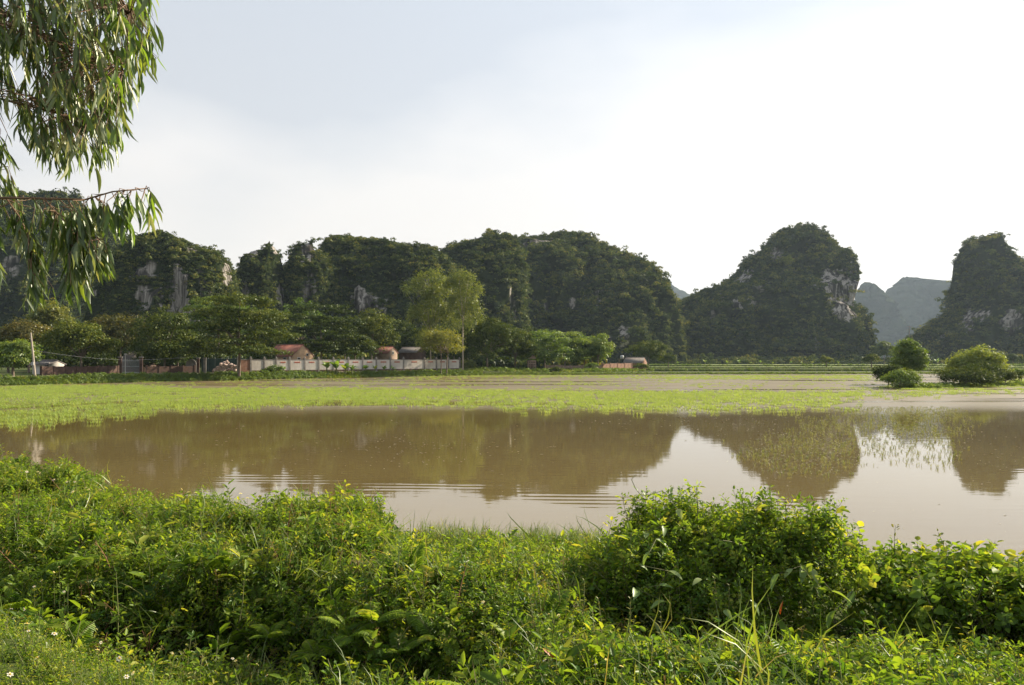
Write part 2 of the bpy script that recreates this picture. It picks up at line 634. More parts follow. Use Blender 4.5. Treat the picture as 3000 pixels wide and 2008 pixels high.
M['vine'] = leaf_mat('pale_vine_leaf', G((0.0, (0.05, 0.11, 0.02)), (0.5, (0.11, 0.18, 0.035)), (1.0, (0.20, 0.25, 0.08))), 0.42, 0.04, 0.4)
M['red_leaf'] = leaf_mat('red_leaf', G((0.0, (0.35, 0.06, 0.015)), (1.0, (0.45, 0.10, 0.02))), 0.40, 0.06)
M['bark'] = plain_mat('bark', (0.07, 0.05, 0.035), (0.20, 0.16, 0.12), 6, 0.9, stretch=(1, 1, 0.25))
M['pale_bark'] = plain_mat('pale_bark', (0.22, 0.18, 0.13), (0.42, 0.36, 0.28), 5, 0.8, stretch=(1, 1, 0.2))
M['twig'] = plain_mat('reddish_twig', (0.10, 0.055, 0.03), (0.18, 0.11, 0.06), 9, 0.8)
M['stem'] = plain_mat('green_stem', (0.07, 0.10, 0.025), (0.16, 0.15, 0.05), 9, 0.8)
M['dry_stem'] = plain_mat('dry_red_stem', (0.16, 0.06, 0.03), (0.30, 0.16, 0.09), 9, 0.9)
M['petal'] = leaf_mat('white_petal', G((0.0, (0.75, 0.70, 0.60)), (1.0, (0.85, 0.82, 0.75))), 0.35, 0.0, boost=.9)
M['pollen'] = plain_mat('yellow_flower_centre', (0.5, 0.30, 0.03), (0.62, 0.42, 0.06), 20, 0.9)
M['plaster'] = plain_mat('stained_plaster', None, None, 0.9, 0.9, stretch=(1, 1, 0.35), stops=[(0.25, (0.24, 0.21, 0.18)), (0.5, (0.50, 0.46, 0.41)), (0.75, (0.66, 0.62, 0.56))])
M['pillar'] = plain_mat('grey_cement', (0.12, 0.11, 0.10), (0.25, 0.23, 0.21), 2.0, 0.9)
M['vent'] = plain_mat('red_terracotta', (0.26, 0.07, 0.045), (0.36, 0.13, 0.08), 6, 0.9)
M['brick'] = brick_mat('red_brick', (0.24, 0.105, 0.06), (0.30, 0.14, 0.08), (0.24, 0.20, 0.17))
M['brick_dark'] = brick_mat('shade_toned_brick', (0.09, 0.045, 0.03), (0.12, 0.062, 0.042), (0.09, 0.075, 0.065))  # brick darkened in colour for the shade under the trees
M['brick_pale'] = brick_mat('pale_brick', (0.26, 0.17, 0.115), (0.31, 0.21, 0.15), (0.28, 0.25, 0.21))
M['orange_plaster'] = plain_mat('ochre_plaster', (0.30, 0.19, 0.11), (0.46, 0.31, 0.19), 1.5, 0.9)
M['roof'] = plain_mat('red_clay_tile', (0.10, 0.035, 0.025), (0.20, 0.075, 0.05), 3, 0.85, stretch=(1, 1, 3))
M['roof_grey'] = plain_mat('grey_roof_sheet', (0.07, 0.062, 0.057), (0.14, 0.125, 0.115), 2, 0.9)
M['dark'] = plain_mat('dark_opening', (0.015, 0.015, 0.015), (0.03, 0.028, 0.025), 3, 0.6)
M['metal'] = plain_mat('grey_metal', (0.22, 0.23, 0.24), (0.36, 0.37, 0.38), 4, 0.5)
M['white'] = plain_mat('whitewash', (0.38, 0.36, 0.33), (0.55, 0.52, 0.48), 2, 0.85)
M['concrete'] = plain_mat('pole_concrete', (0.26, 0.22, 0.18), (0.40, 0.35, 0.29), 4, 0.9)
M['teal'] = plain_mat('teal_sheet', (0.012, 0.03, 0.025), (0.022, 0.055, 0.045), 2, 0.6)
M['rubble'] = plain_mat('pale_pink_stone', (0.34, 0.22, 0.17), (0.58, 0.46, 0.40), 1.2, 0.95)
M['path'] = plain_mat('pale_dirt', (0.26, 0.21, 0.15), (0.40, 0.34, 0.26), 1.0, 0.95)
M['speck'] = plain_mat('floating_bits', (0.20, 0.18, 0.12), (0.42, 0.39, 0.30), 9, 0.8)
M['field'] = field_mat('distant_rice', G((0.25, (0.085, 0.12, 0.018)), (0.5, (0.15, 0.20, 0.028)), (0.75, (0.22, 0.26, 0.05))), 0.12, (0.25, 1.6, 1))

# ------------------------------------------------------------------ terrain
SH_X = [-400, -90, -57.7, -42.9, -27.3, -6.2, 20, 72, 200, 600]
SH_Y = [-200, 48, 88, 109, 125, 143, 150, 156, 164, 190]


def far_shore(x):
    return lerp_tab(x, SH_X, SH_Y)


def far_h(x):
    return 0.9 - 0.58 * smooth(-14, 14, x)


def near_shore(x):
    return lerp_tab(x, [-14, -9, -6, -3, 0, 2, 5, 10, 30], [16.5, 14.6, 13.8, 13.0, 12.6, 12.4, 12.0, 11.4, 10.0])


def ground_z(x, y):
    x = np.asarray(x, float)
    y = np.asarray(y, float)
    ys = near_shore(x)
    ed = np.clip(2.75 - 0.63 * x, 3.0, 6.0)          # edge of the level ground on the left
    d = y - ed
    zl = np.interp(d, [-10, -0.1, 0.5, 1.6, 3.5], [1.45, 1.40, 1.00, 0.35, 0.18])
    zl = zl * (1 - smooth(ys - 4.0, ys, y)) + 0.0
    zr = np.interp(y, [-5, 2.4, 4.2, 6.0, 8.5, 11], [1.45, 1.30, 0.82, 0.48, 0.32, 0.2]) * (1 - smooth(ys - 2.2, ys, y))
    w = smooth(-1.6, 0.2, x)
    zn = zl * (1 - w) + zr * w
    zn = zn - 0.7 * smooth(ys - 0.1, ys + 1.8, y)
    d2 = y - far_shore(x)
    h = far_h(x)
    zf = np.where(d2 < 0, np.interp(d2, [-2.5, 0], [-0.7, -0.04]), np.interp(d2, [0, 1.6, 7], [-0.04, 0.82, 1.0]) * h)
    return np.where(d2 > -2.5, np.maximum(zf, zn), zn)


def grid_axis(parts):
    a = []
    for lo, hi, st in parts:
        a += list(np.arange(lo, hi, st))
    return np.array(a + [parts[-1][1]])


xs = grid_axis([(-6000, -400, 400), (-400, -100, 30), (-100, -14, 2.0), (-14, 14, 0.35), (14, 110, 2.0), (110, 400, 30), (400, 6000, 400)])
ysx = grid_axis([(-1200, -100, 200), (-100, -10, 10), (-10, 16, 0.3), (16, 84, 4), (84, 170, 0.8), (170, 400, 10), (400, 1000, 60), (1000, 6000, 400)])
gx, gy = np.meshgrid(xs, ysx)
gz = ground_z(gx.ravel(), gy.ravel())
pts = np.stack([gx.ravel(), gy.ravel(), gz], 1)
pts[:, 2] += fbm(pts * [0.7, 0.7, 0], 4, 3) * 0.07 * (np.abs(pts[:, 1]) < 200)
nx, ny = len(xs), len(ysx)
ii = (np.arange(ny - 1)[:, None] * nx + np.arange(nx - 1)[None]).ravel()
gf = np.stack([ii, ii + 1, ii + nx + 1, ii + nx], 1)
o = link('ground', Buf().add(pts, gf).mesh('ground', M['ground'], True))
tag(o, 'grassy ground and pond bottom reaching to the hills', 'ground', kind='structure')

wv = np.array([[-300, 6, 0], [300, 6, 0], [300, 182, 0], [-300, 182, 0]], float)
wx_ = np.linspace(-300, 300, 61)
wy_ = np.linspace(6, 186, 61)
a, b = np.meshgrid(wx_, wy_)
ii = (np.arange(60)[:, None] * 61 + np.arange(60)[None]).ravel()
o = link('water', Buf().add(np.stack([a.ravel(), b.ravel(), 0 * a.ravel()], 1), np.stack([ii, ii + 1, ii + 62, ii + 61], 1)).mesh('water', M['water']))
tag(o, 'muddy brown water of the flooded rice paddy mirroring the hills', 'water', kind='structure')

# ------------------------------------------------------------------ scatter by instancing (for what nobody could count)


def scatter_group(coll):
    ng = bpy.data.node_groups.new('scatter_' + coll.name, 'GeometryNodeTree')
    ng.interface.new_socket('Geometry', in_out='INPUT', socket_type='NodeSocketGeometry')
    ng.interface.new_socket('Geometry', in_out='OUTPUT', socket_type='NodeSocketGeometry')
    n, l = ng.nodes, ng.links
    gi, go = n.new('NodeGroupInput'), n.new('NodeGroupOutput')
    ci = n.new('GeometryNodeCollectionInfo')
    ci.inputs['Collection'].default_value = coll
    ci.inputs['Separate Children'].default_value = True
    ci.inputs['Reset Children'].default_value = True
    ip = n.new('GeometryNodeInstanceOnPoints')
    ip.inputs['Pick Instance'].default_value = True

    def na(nm, dt):
        x = n.new('GeometryNodeInputNamedAttribute')
        x.data_type = dt
        x.inputs['Name'].default_value = nm
        return [s for s in x.outputs if s.enabled and s.name == 'Attribute'][0]
    l.new(gi.outputs[0], ip.inputs['Points'])
    l.new(ci.outputs[0], ip.inputs['Instance'])
    l.new(na('idx', 'INT'), ip.inputs['Instance Index'])
    l.new(na('rot', 'FLOAT_VECTOR'), ip.inputs['Rotation'])
    l.new(na('scl', 'FLOAT_VECTOR'), ip.inputs['Scale'])
    l.new(ip.outputs[0], go.inputs[0])
    return ng


PROTO = {}


def proto_set(key, meshes):
    c = bpy.data.collections.new('kit_' + key)
    for i, me in enumerate(meshes):
        o = bpy.data.objects.new('%s_%03d' % (key, i), me)
        c.objects.link(o)
    PROTO[key] = (scatter_group(c), len(meshes))


def scatter(name, key, pos, rot, scl, idx=None, parent=None, rng=None):
    pos = np.asarray(pos, np.float32)
    n = len(pos)
    ng, k = PROTO[key]
    if idx is None:
        idx = (rng or np.random.default_rng(n)).integers(0, k, n)
    me = bpy.data.meshes.new(name)
    me.vertices.add(n)
    me.vertices.foreach_set('co', pos.ravel())
    a = me.attributes.new('rot', 'FLOAT_VECTOR', 'POINT')
    a.data.foreach_set('vector', np.asarray(rot, np.float32).ravel())
    scl = np.asarray(scl, np.float32)
    if scl.ndim == 1:
        scl = np.repeat(scl[:, None], 3, 1)
    a = me.attributes.new('scl', 'FLOAT_VECTOR', 'POINT')
    a.data.foreach_set('vector', scl.ravel())
    a = me.attributes.new('idx', 'INT', 'POINT')
    a.data.foreach_set('value', np.asarray(idx, np.int32))
    me.update()
    o = link(name, me, parent)
    md = o.modifiers.new('scatter', 'NODES')
    md.node_group = ng
    return o


# scrub clumps for the hills: uneven balls of leaf faces, some with a little stem
def scrub_mesh(seed, tall):
    rng = np.random.default_rng(seed)
    B = Buf()
    nl = 7
    cen = rng.normal(size=(nl, 3)) * [.55, .55, .28] + [0, 0, .55 + .55 * tall]
    rad = rng.uniform(.35, .6, nl)
    for c, r in zip(cen, rad):
        n = 26
        d = rand_dirs(rng, n)
        d[:, 2] = np.abs(d[:, 2]) * 1.0 - .25
        d = norm(d)
        p = c + d * r * rng.uniform(.75, 1.1, (n, 1)) * [1, 1, .75]
        nn = norm(d + rng.normal(size=(n, 3)) * .32)
        ax = norm(np.cross(nn, rand_dirs(rng, n)))
        sz = rng.uniform(.22, .42, n)
        leaves(B, p - ax * sz[:, None] * .5, ax, nn, sz, sz * .75, T_DIAMOND, 0, np.clip(rng.normal(.42, .2, n) + d[:, 2] * .12, 0, 1))
    if tall:
        v, f = tube([[0, 0, -.4], [.05, 0, .5], [.1, .1, 1.0]], [.06, .045, .03], 4)
        B.add(v, f, 1)
    return B.mesh('scrub', [M['hill_leaf'], M['bark']])


proto_set('scrub', [scrub_mesh(s, 0) for s in range(6)] + [scrub_mesh(20 + s, 1) for s in range(3)])


# ------------------------------------------------------------------ hills


def extents(poly, side, pys):
    """outermost px of an outline on one side at each pixel row"""
    poly = np.array(poly, float)
    yy = np.linspace(0, 1, 1)
    out = []
    seg = []
    for (x0, y0), (x1, y1) in zip(poly[:-1], poly[1:]):
        t = np.linspace(0, 1, 24)
        seg.append(np.stack([x0 + (x1 - x0) * t, y0 + (y1 - y0) * t], 1))
    s = np.concatenate(seg)
    o = np.argsort(-s[:, 1])
    return np.interp(pys, s[o][::-1, 1], s[o][::-1, 0])


HILLS = []


def hill(left, right, Yc, depth, seed, amp=1.0, label='', rocks=(), clump=2.2, dens=1.0, sup=0.8, shear=0.0, veg=True, rockiness=0.0, res=(150, 64)):
    top = min(left[-1][1], right[-1][1])
    nr, nz_ = res
    t = np.linspace(0, 1, nz_)
    pys = 1064 + (top - 1064) * (1 - (1 - t) ** 1.25)
    xl = extents(left, -1, pys)
    xr = extents(right, 1, pys)
    tipx = (left[-1][0] + right[-1][0]) / 2
    th = np.linspace(0, 2 * math.pi, nr, endpoint=False)
    V = []
    for k in range(nz_):
        z = EYE + (HY - pys[k]) / F * Yc
        l, r = (xl[k] - CX) / F * Yc, (xr[k] - CX) / F * Yc
        c, a = (l + r) / 2, max((r - l) / 2, 0.4)
        wfull = (xr[0] - xl[0]) / 2 / F * Yc
        b = depth * (0.25 + 0.75 * (1 - t[k] ** 2.2)) * min(1.0, 0.35 + 0.65 * a / wfull)
        b = min(b, 1.25 * a)
        cs, sn = np.cos(th), np.sin(th)
        x = c + a * np.sign(cs) * np.abs(cs) ** sup
        y = Yc + b * np.sign(sn) * np.abs(sn) ** sup + shear * t[k] * depth
        V.append(np.stack([x, y, np.full(nr, z)], 1))
    V = np.array(V)
    flat = V.reshape(-1, 3)
    cen = V.mean(1, keepdims=True)
    rad = V - cen
    rad[..., 2] = 0
    rd = norm(rad).reshape(-1, 3)
    w = (xr[0] - xl[0]) / F * Yc
    big = fbm(flat / (w * 0.22) * [1, 1, .55], 4, seed)
    flute = fbm(flat * [.32, .32, .05] * (230 / Yc) * 1.2, 3, seed + 5)
    led = fbm(flat * [.05, .05, .22], 3, seed + 9)
    rdg = 1 - 2 * np.abs(fbm(flat / (w * 0.16) * [1, 1, .35], 3, seed + 60))
    amt = (big * w * .10 + (rdg - .45) * w * .10 + flute * 2.4 * (Yc / 300) + led * 2.6 * (Yc / 300)) * amp
    fade = np.repeat(1 - 0.7 * t ** 6, nr)
    side = np.clip(np.abs(V[..., 0] - cen[..., 0]) / np.maximum(np.ptp(V[..., 0], axis=1)[:, None] / 2, .3), 0, 1).reshape(-1) ** 4                       # keep the outline near the photograph's
    flat = flat + rd * (amt * fade * (1 - .92 * side))[:, None]
    flat[:, 2] += fbm(flat * [.12, .12, .12], 3, seed + 2) * 2.0 * amp * np.repeat(t, nr)
    # settle every level so that the hill is as wide as the one in the photograph, scrub included
    G_ = flat.reshape(nz_, nr, 3)
    inset = (clump * .7 if veg else 0) / Yc * F * min(1.0, w / 60)
    for it in range(4):
        pxs = CX + G_[..., 0] / G_[..., 1] * F
        lo, hi_ = pxs.min(1), pxs.max(1)
        il, ir = np.argmin(pxs, 1), np.argmax(pxs, 1)
        k_ = np.arange(nz_)
        wl_, wr_ = xl + inset, np.maximum(xr - inset, xl + inset + 2)
        tl = (wl_ - CX) / F * G_[k_, il, 1]
        tr = (wr_ - CX) / F * G_[k_, ir, 1]
        x0_, x1_ = G_[k_, il, 0], G_[k_, ir, 0]
        al = np.clip((tr - tl) / np.maximum(x1_ - x0_, 1e-3), .7, 1.25)
        G_[..., 0] = ((tl + tr) / 2)[:, None] + (G_[..., 0] - ((x0_ + x1_) / 2)[:, None]) * al[:, None]
    flat = G_.reshape(-1, 3)
    verts = np.concatenate([flat, [flat[-nr:].mean(0) + [0, 0, .6]]])
    q = []
    i = np.arange(nr)
    j = (i + 1) % nr
    for k in range(nz_ - 1):
        q.append(np.stack([k * nr + i, k * nr + j, (k + 1) * nr + j, (k + 1) * nr + i], 1))
    q = np.concatenate(q)
    tip = np.stack([(nz_ - 1) * nr + i, (nz_ - 1) * nr + j, np.full(nr, nz_ * nr)], 1)
    sx = CX + verts[:, 0] / verts[:, 1] * F
    sy = HY - (verts[:, 2] - EYE) / verts[:, 1] * F
    rock = np.full(len(verts), rockiness)
    nn = fbm(verts * .09, 3, seed + 40)
    n2 = fbm(verts * [.45, .45, .08], 3, seed + 44)
    if veg:
        crag = fbm(verts * [.06, .06, .11] * (300 / Yc), 4, seed + 90)
        rock = np.maximum(rock, .7 * smooth(.42, .56, crag) * np.append(np.repeat(smooth(.15, .3, t), nr), 0))
    for (cx, cyy, rx, ry, s) in rocks:
        d = np.sqrt(((sx - cx) / rx) ** 2 + ((sy - cyy) / ry) ** 2) + nn * .55 + n2 * .55
        rock = np.maximum(rock, s * (1 - smooth(.75, 1.1, d)) * (verts[:, 1] < Yc + 3))
    B = Buf()
    B.add(verts, q)
    B.b.append((tip, 0))
    me = B.mesh('hill', M['rock'], True, {'rock': rock})
    o = link('hill', me)
    tag(o, label, 'hill', 'limestone hills', 'structure')
    if veg:
        HILLS.append((verts, q, rock, sx, sy, Yc, clump, dens, seed, amp))
    return o


hill([(-700, 1064), (-640, 760), (-400, 520), (-150, 548), (0, 580)], [(250, 606), (330, 640), (400, 690), (470, 790), (540, 930), (580, 1064)], 400, 75, 11,
     label='steep green hill behind the eucalyptus branch at the far left', clump=2.6, rocks=[(30, 780, 40, 50, .7), (110, 830, 30, 50, .7)])
hill([(222, 1064), (236, 960), (256, 883), (294, 819), (346, 740), (384, 714), (470, 688)], [(480, 688), (529, 696), (576, 724), (641, 744), (684, 772), (708, 850), (730, 1064)], 236, 20, 21, sup=.6,
     label='dark domed hill with streaked pale cliff face behind the village', clump=1.15, dens=1.1,
     rocks=[(425, 890, 26, 110, .8), (470, 880, 16, 90, .7), (520, 890, 38, 120, 1.3), (548, 945, 36, 70, 1.3), (600, 860, 22, 50, .5), (665, 800, 14, 40, .7), (560, 730, 22, 16, .6)])
hill([(686, 1064), (692, 850), (702, 767), (735, 738), (760, 742), (786, 714)], [(788, 714), (806, 722), (824, 745), (836, 810), (856, 900), (872, 1064)], 262, 16, 31, sup=.75,
     label='small jagged crag between the cliff dome and the twin peak', clump=1.15, rocks=[(822, 868, 11, 34, 1.0), (806, 732, 22, 16, .9), (742, 742, 12, 12, .8), (720, 860, 16, 40, .6)])
hill([(830, 1064), (838, 850), (842, 768), (850, 738), (880, 722), (908, 712)], [(916, 714), (922, 736), (962, 766), (988, 806), (1012, 900), (1026, 1064)], 272, 16, 41, sup=.75,
     label='narrow blunt peak right beside the small jagged crag', clump=1.15, rocks=[(900, 742, 26, 28, .85), (905, 850, 25, 60, .62)])
hill([(600, 1064), (640, 880), (680, 806), (720, 790)], [(800, 786), (870, 790), (910, 800), (960, 880), (1000, 1064)], 292, 18, 46, sup=.8, amp=.6,
     label='low green saddle joining the crags behind the biggest layered tree', clump=1.3)
hill([(900, 1064), (915, 820), (934, 730), (952, 708), (975, 694)], [(1000, 698), (1069, 716), (1125, 722), (1186, 726), (1240, 738), (1299, 748), (1345, 800), (1372, 900), (1400, 1064)], 300, 34, 51, sup=.7,
     label='long wooded ridge behind the tall slender trees', clump=1.4, rocks=[(1055, 880, 30, 45, .85), (1110, 890, 22, 36, .6)])
hill([(1200, 1064), (1240, 900), (1262, 790), (1300, 738), (1354, 717), (1407, 705), (1470, 698)], [(1492, 699), (1520, 710), (1540, 760), (1548, 820), (1546, 890), (1552, 963), (1566, 1064)], 352, 42, 61, sup=.7,
     label='rounded wooded shoulder in front of the broad middle hill', clump=1.9, rocks=[(1500, 900, 16, 60, .45)])
hill([(1380, 1064), (1430, 800), (1500, 712), (1576, 703), (1640, 692)], [(1680, 693), (1738, 705), (1776, 725), (1830, 750), (1891, 776), (1930, 805), (1955, 836), (1968, 866), (1986, 892), (2006, 960), (2020, 1064)], 430, 62, 71, sup=.75,
     label='broad wooded hill sloping right at the middle of the skyline', clump=2.3, rocks=[(1775, 1000, 22, 26, .9), (1830, 985, 16, 36, .9), (1720, 870, 9, 34, .6), (1680, 890, 9, 20, .8), (1600, 900, 9, 18, .8)])
hill([(1660, 1064), (1680, 960), (1700, 860), (1730, 800), (1760, 778)], [(1775, 780), (1800, 800), (1830, 870), (1860, 960), (1900, 1064)], 396, 26, 81, sup=.8, amp=.8,
     label='low reddish spur on the front of the broad middle hill', clump=2.0, rocks=[(1760, 880, 40, 60, .42), (1770, 985, 26, 40, .8), (1842, 975, 12, 40, .9)])
hill([(1840, 1064), (1930, 935), (1994, 884), (2031, 862), (2102, 841), (2143, 806), (2161, 770), (2201, 756), (2219, 734), (2255, 698), (2300, 682), (2335, 669)],
     [(2345, 669), (2380, 676), (2421, 685), (2447, 707), (2456, 727), (2488, 743), (2510, 774), (2526, 800), (2526, 837), (2517, 869), (2508, 900), (2530, 960), (2550, 1064)], 490, 62, 91, sup=.72, amp=.85,
     label='tall domed hill with a pale orange cliff on its right side', clump=2.5,
     rocks=[(2478, 850, 66, 66, 1.3), (2430, 825, 40, 44, 1.0), (2468, 910, 34, 34, 1.2), (2272, 745, 22, 24, .8), (2170, 815, 40, 28, .7), (2235, 835, 25, 20, .5), (2158, 895, 14, 20, 1.0), (2202, 886, 8, 18, .8), (2110, 870, 16, 20, .6), (2500, 790, 30, 28, .55)])
hill([(2380, 1064), (2420, 980), (2455, 925), (2480, 900)], [(2500, 896), (2530, 914), (2553, 942), (2566, 980), (2572, 1064)], 462, 24, 101, sup=.8, amp=.7,
     label='small wooded knoll at the foot of the orange cliff', clump=2.3)
hill([(2040, 1064), (2110, 1030), (2180, 990), (2260, 950), (2310, 935)], [(2340, 934), (2400, 958), (2470, 990), (2530, 1020), (2590, 1064)], 448, 34, 111, sup=.9, amp=.7,
     label='gentle scrub covered slope below the tall domed hill', clump=2.0, rocks=[(2280, 925, 20, 16, .7), (2395, 1000, 10, 30, .6)])
hill([(2600, 1064), (2658, 990), (2712, 950), (2761, 909), (2765, 869), (2779, 815), (2785, 765), (2799, 738), (2819, 716), (2869, 700), (2900, 685)],
     [(2914, 685), (2931, 694), (2949, 705), (2960, 738), (3000, 775), (3060, 830), (3180, 900), (3300, 980), (3380, 1064)], 470, 60, 121, sup=.78, amp=.85,
     label='steep dark hill rising at the right edge', clump=2.4, rocks=[(2835, 940, 26, 46, .75), (2880, 925, 22, 16, .8), (2965, 945, 40, 34, .75), (2760, 985, 12, 12, .6)])
hill([(2380, 1064), (2460, 940), (2520, 836), (2536, 828)], [(2548, 828), (2570, 840), (2610, 872), (2720, 1064)], 1700, 140, 131, veg=False, amp=2.2, sup=.9, rockiness=-.5, res=(130, 50),
     label='pale hazy hill showing left in the gap between the two right hills')
hill([(2490, 1064), (2560, 900), (2600, 840), (2644, 814)], [(2660, 813), (2685, 818), (2739, 832), (2790, 828), (2850, 850), (2950, 950), (3010, 1064)], 1900, 170, 141, veg=False, amp=2.2, sup=.9, rockiness=-.5, res=(130, 50),
     label='broad pale hazy hill far off in the gap at the right')
hill([(1780, 1064), (1880, 840), (1920, 820)], [(1945, 822), (1977, 838), (2015, 858), (2100, 910), (2300, 1064)], 2700, 220, 151, veg=False, amp=2.2, sup=.9, rockiness=-.5, res=(130, 50),
     label='faint blue ridge beyond the notch beside the broad middle hill')

for hi, (verts, q, rock, sx, sy, Yc, clump, dens, seed, amp) in enumerate(HILLS):
    rng = np.random.default_rng(seed)
    A, Bv, C, D = verts[q[:, 0]], verts[q[:, 1]], verts[q[:, 2]], verts[q[:, 3]]
    nr_ = np.cross(C - A, D - Bv)
    area = np.linalg.norm(nr_, axis=1) * .5
    nrm = norm(nr_)
    cen = (A + C) / 2
    out = cen - verts.mean(0)
    sgn = np.sign((nrm * (out * [1, 1, 0] + [0, 0, 1e-3])).sum(1))
    nrm = nrm * sgn[:, None]
    vis = (nrm[:, 1] < .35) | (nrm[:, 2] > .25)
    inview = (sx[q[:, 0]] > -180) & (sx[q[:, 0]] < 3120)
    gap = fbm(cen * .06, 3, seed + 77)
    steep = 1 - np.abs(nrm[:, 2])
    k = area * vis * inview * (1 - .94 * smooth(.3, .75, rock[q[:, 0]])) * np.clip(1.05 + gap * 1.2 - .25 * steep, .12, 2)
    n = int(k.sum() / clump ** 2 * 1.8 * dens)
    n = min(n, 9000)
    pick = rng.choice(len(q), n, p=k / k.sum())
    u, v = rng.random((2, n, 1))
    p = (A[pick] * (1 - u) + Bv[pick] * u) * (1 - v) + (D[pick] * (1 - u) + C[pick] * u) * v
    s = clump * rng.lognormal(-.42, .55, n) * .66
    s = np.minimum(s, clump * 1.35)
    rot = np.stack([rng.normal(0, .2, n), rng.normal(0, .2, n), rng.uniform(0, 6.28, n)], 1)
    idx = np.where(rng.random(n) < .1, rng.integers(6, 9, n), rng.integers(0, 6, n))
    o = scatter('hillside_scrub', 'scrub', p - nrm[pick] * s[:, None] * .25 - [0, 0, 0], rot, s, idx)
    tag(o, ['scrub and low trees over the far left hill', 'scrub hanging over the streaked cliff dome', 'scrub on the small jagged crag', 'scrub on the narrow blunt peak', 'green scrub on the low saddle between the crags',
            'woods along the ridge behind the tall slender trees', 'woods on the rounded shoulder left of the middle hill', 'woods over the broad middle hill',
            'sparse scrub on the reddish spur of the middle hill', 'scrub over the domed hill with the orange cliff', 'scrub on the knoll under the orange cliff',
            'light green scrub on the slope below the domed hill', 'dark scrub over the steep right edge hill'][hi], 'scrub', kind='stuff')

# haze: one closed box of even, thin, pale air round camera, ground and all hills
hm, hn, hl, hout = mat_new('thin_haze')
pv = hn.new('ShaderNodeVolumePrincipled')
pv.inputs['Color'].default_value = (0.64, 0.81, 1.0, 1)
pv.inputs['Density'].default_value = 0.00009
pv.inputs['Anisotropy'].default_value = 0.25
hl.new(pv.outputs[0], hout.inputs['Volume'])
v, f = box(0, 2390, 208, 12400, 7400, 424)
hz = link('haze', Buf().add(v, f).mesh('haze', hm))
tag(hz, 'thin pale haze lying over the whole valley', 'haze', kind='stuff')
#PART2
# ------------------------------------------------------------------ rice, fields and dikes


def inside(poly, x, y):
    poly = np.asarray(poly, float)
    r = np.zeros(len(x), bool)
    j = len(poly) - 1
    for i in range(len(poly)):
        xi, yi = poly[i]
        xj, yj = poly[j]
        c = ((yi > y) != (yj > y)) & (x < (xj - xi) * (y - yi) / (yj - yi + 1e-12) + xi)
        r ^= c
        j = i
    return r


def to_px(x, y, z=0.0):
    return CX + x / y * F, HY - (z - EYE) / y * F


def rice_clump(seed, n, h, w, mat='rice'):
    rng = np.random.default_rng(seed)
    B = Buf()
    k = rng.integers(5, 8, n)
    for i in range(n):
        c = np.array([rng.uniform(-.25, .25), rng.uniform(-.25, .25), -.02])
        m = k[i]
        a = rng.uniform(0, 6.28, m)
        d = np.stack([np.cos(a) * .38, np.sin(a) * .38, np.ones(m)], 1)
        nn = np.stack([-np.cos(a), -np.sin(a), np.full(m, .4)], 1)
        leaves(B, np.repeat(c[None], m, 0), d, nn, h * rng.uniform(.65, 1.1, m), w, T_BLADE, 0, np.clip(rng.normal(.5, .18, m), 0, 1))
    return B.mesh('rice', M[mat])


proto_set('rice', [rice_clump(s, 10, .21, .014) for s in range(5)])
proto_set('rice_single', [rice_clump(40 + s, 3, .22, .012, 'drowned_rice') for s in range(5)])


def rice_field(poly, dens, name, label, key, seed, z=0.0, Yr=(15, 160), skip=None, sc=1.0):
    rng = np.random.default_rng(seed)
    p = np.asarray(poly, float)
    Ys = EYE * F / np.maximum(p[:, 1] - HY, 1)
    Xs = (p[:, 0] - CX) / F * Ys
    step = .5 / math.sqrt(dens)
    gx_, gy_ = np.meshgrid(np.arange(Xs.min(), Xs.max(), step), np.arange(max(Ys.min(), Yr[0]), min(Ys.max(), Yr[1]), step))
    x = gx_.ravel() + rng.normal(0, .10 * step * 2, gx_.size)
    y = gy_.ravel() + rng.normal(0, .10 * step * 2, gy_.size)
    px, py = to_px(x, y)
    wob = fbm(np.stack([x * .25, y * .25, 0 * x], 1), 3, seed) * 3.0
    soft = rng.normal(0, 1, len(x)) * 4.5 * np.clip(60 / y, .4, 1.6)
    ok = inside(p, px + soft * 5, py + wob + soft)
    if skip is not None:
        ok &= ~skip(x, y, px, py, rng)
    x, y = x[ok], y[ok]
    n = len(x)
    s = rng.uniform(.8, 1.2, n) * sc
    o = scatter(name, key, np.stack([x, y, np.full(n, z)], 1), np.stack([0 * x, 0 * x, rng.uniform(0, 6.28, n)], 1), s, rng=rng)
    return tag(o, label, 'rice', kind='stuff')


def gap_rows(x, y, px, py, rng):
    ln = 1204 + (1167 - 1204) * (px / 590.0)
    g = (np.abs(py - ln) < 3.0 * (1 - .6 * np.clip(px / 590, 0, 1))) & (px < 620)
    thin = fbm(np.stack([x * .12, y * .12, 0 * x], 1), 3, 5)
    return g | (rng.random(len(x)) < np.clip(.16 + thin * .6, .03, .8)) | ((rng.random(len(x)) < .5) & (fbm(np.stack([x * .9, y * .9, 0 * x], 1), 2, 8) > .25))


rice_field([(-80, 1137), (400, 1128), (470, 1136), (600, 1142), (1000, 1140), (1400, 1146), (2000, 1150), (2535, 1152), (2469, 1199), (2000, 1205), (1500, 1199), (1000, 1183), (700, 1190), (450, 1205), (300, 1225), (100, 1245), (-80, 1256)],
           1.0, 'rice_seedlings', 'bright yellow-green band of rice seedlings across the middle of the pond', 'rice', 3, skip=gap_rows)


def sparse(p):
    def f(x, y, px, py, rng):
        return rng.random(len(x)) > np.clip(p + fbm(np.stack([x * .3, y * .3, 0 * x], 1), 3, 9) * .5, .02, 1)
    return f


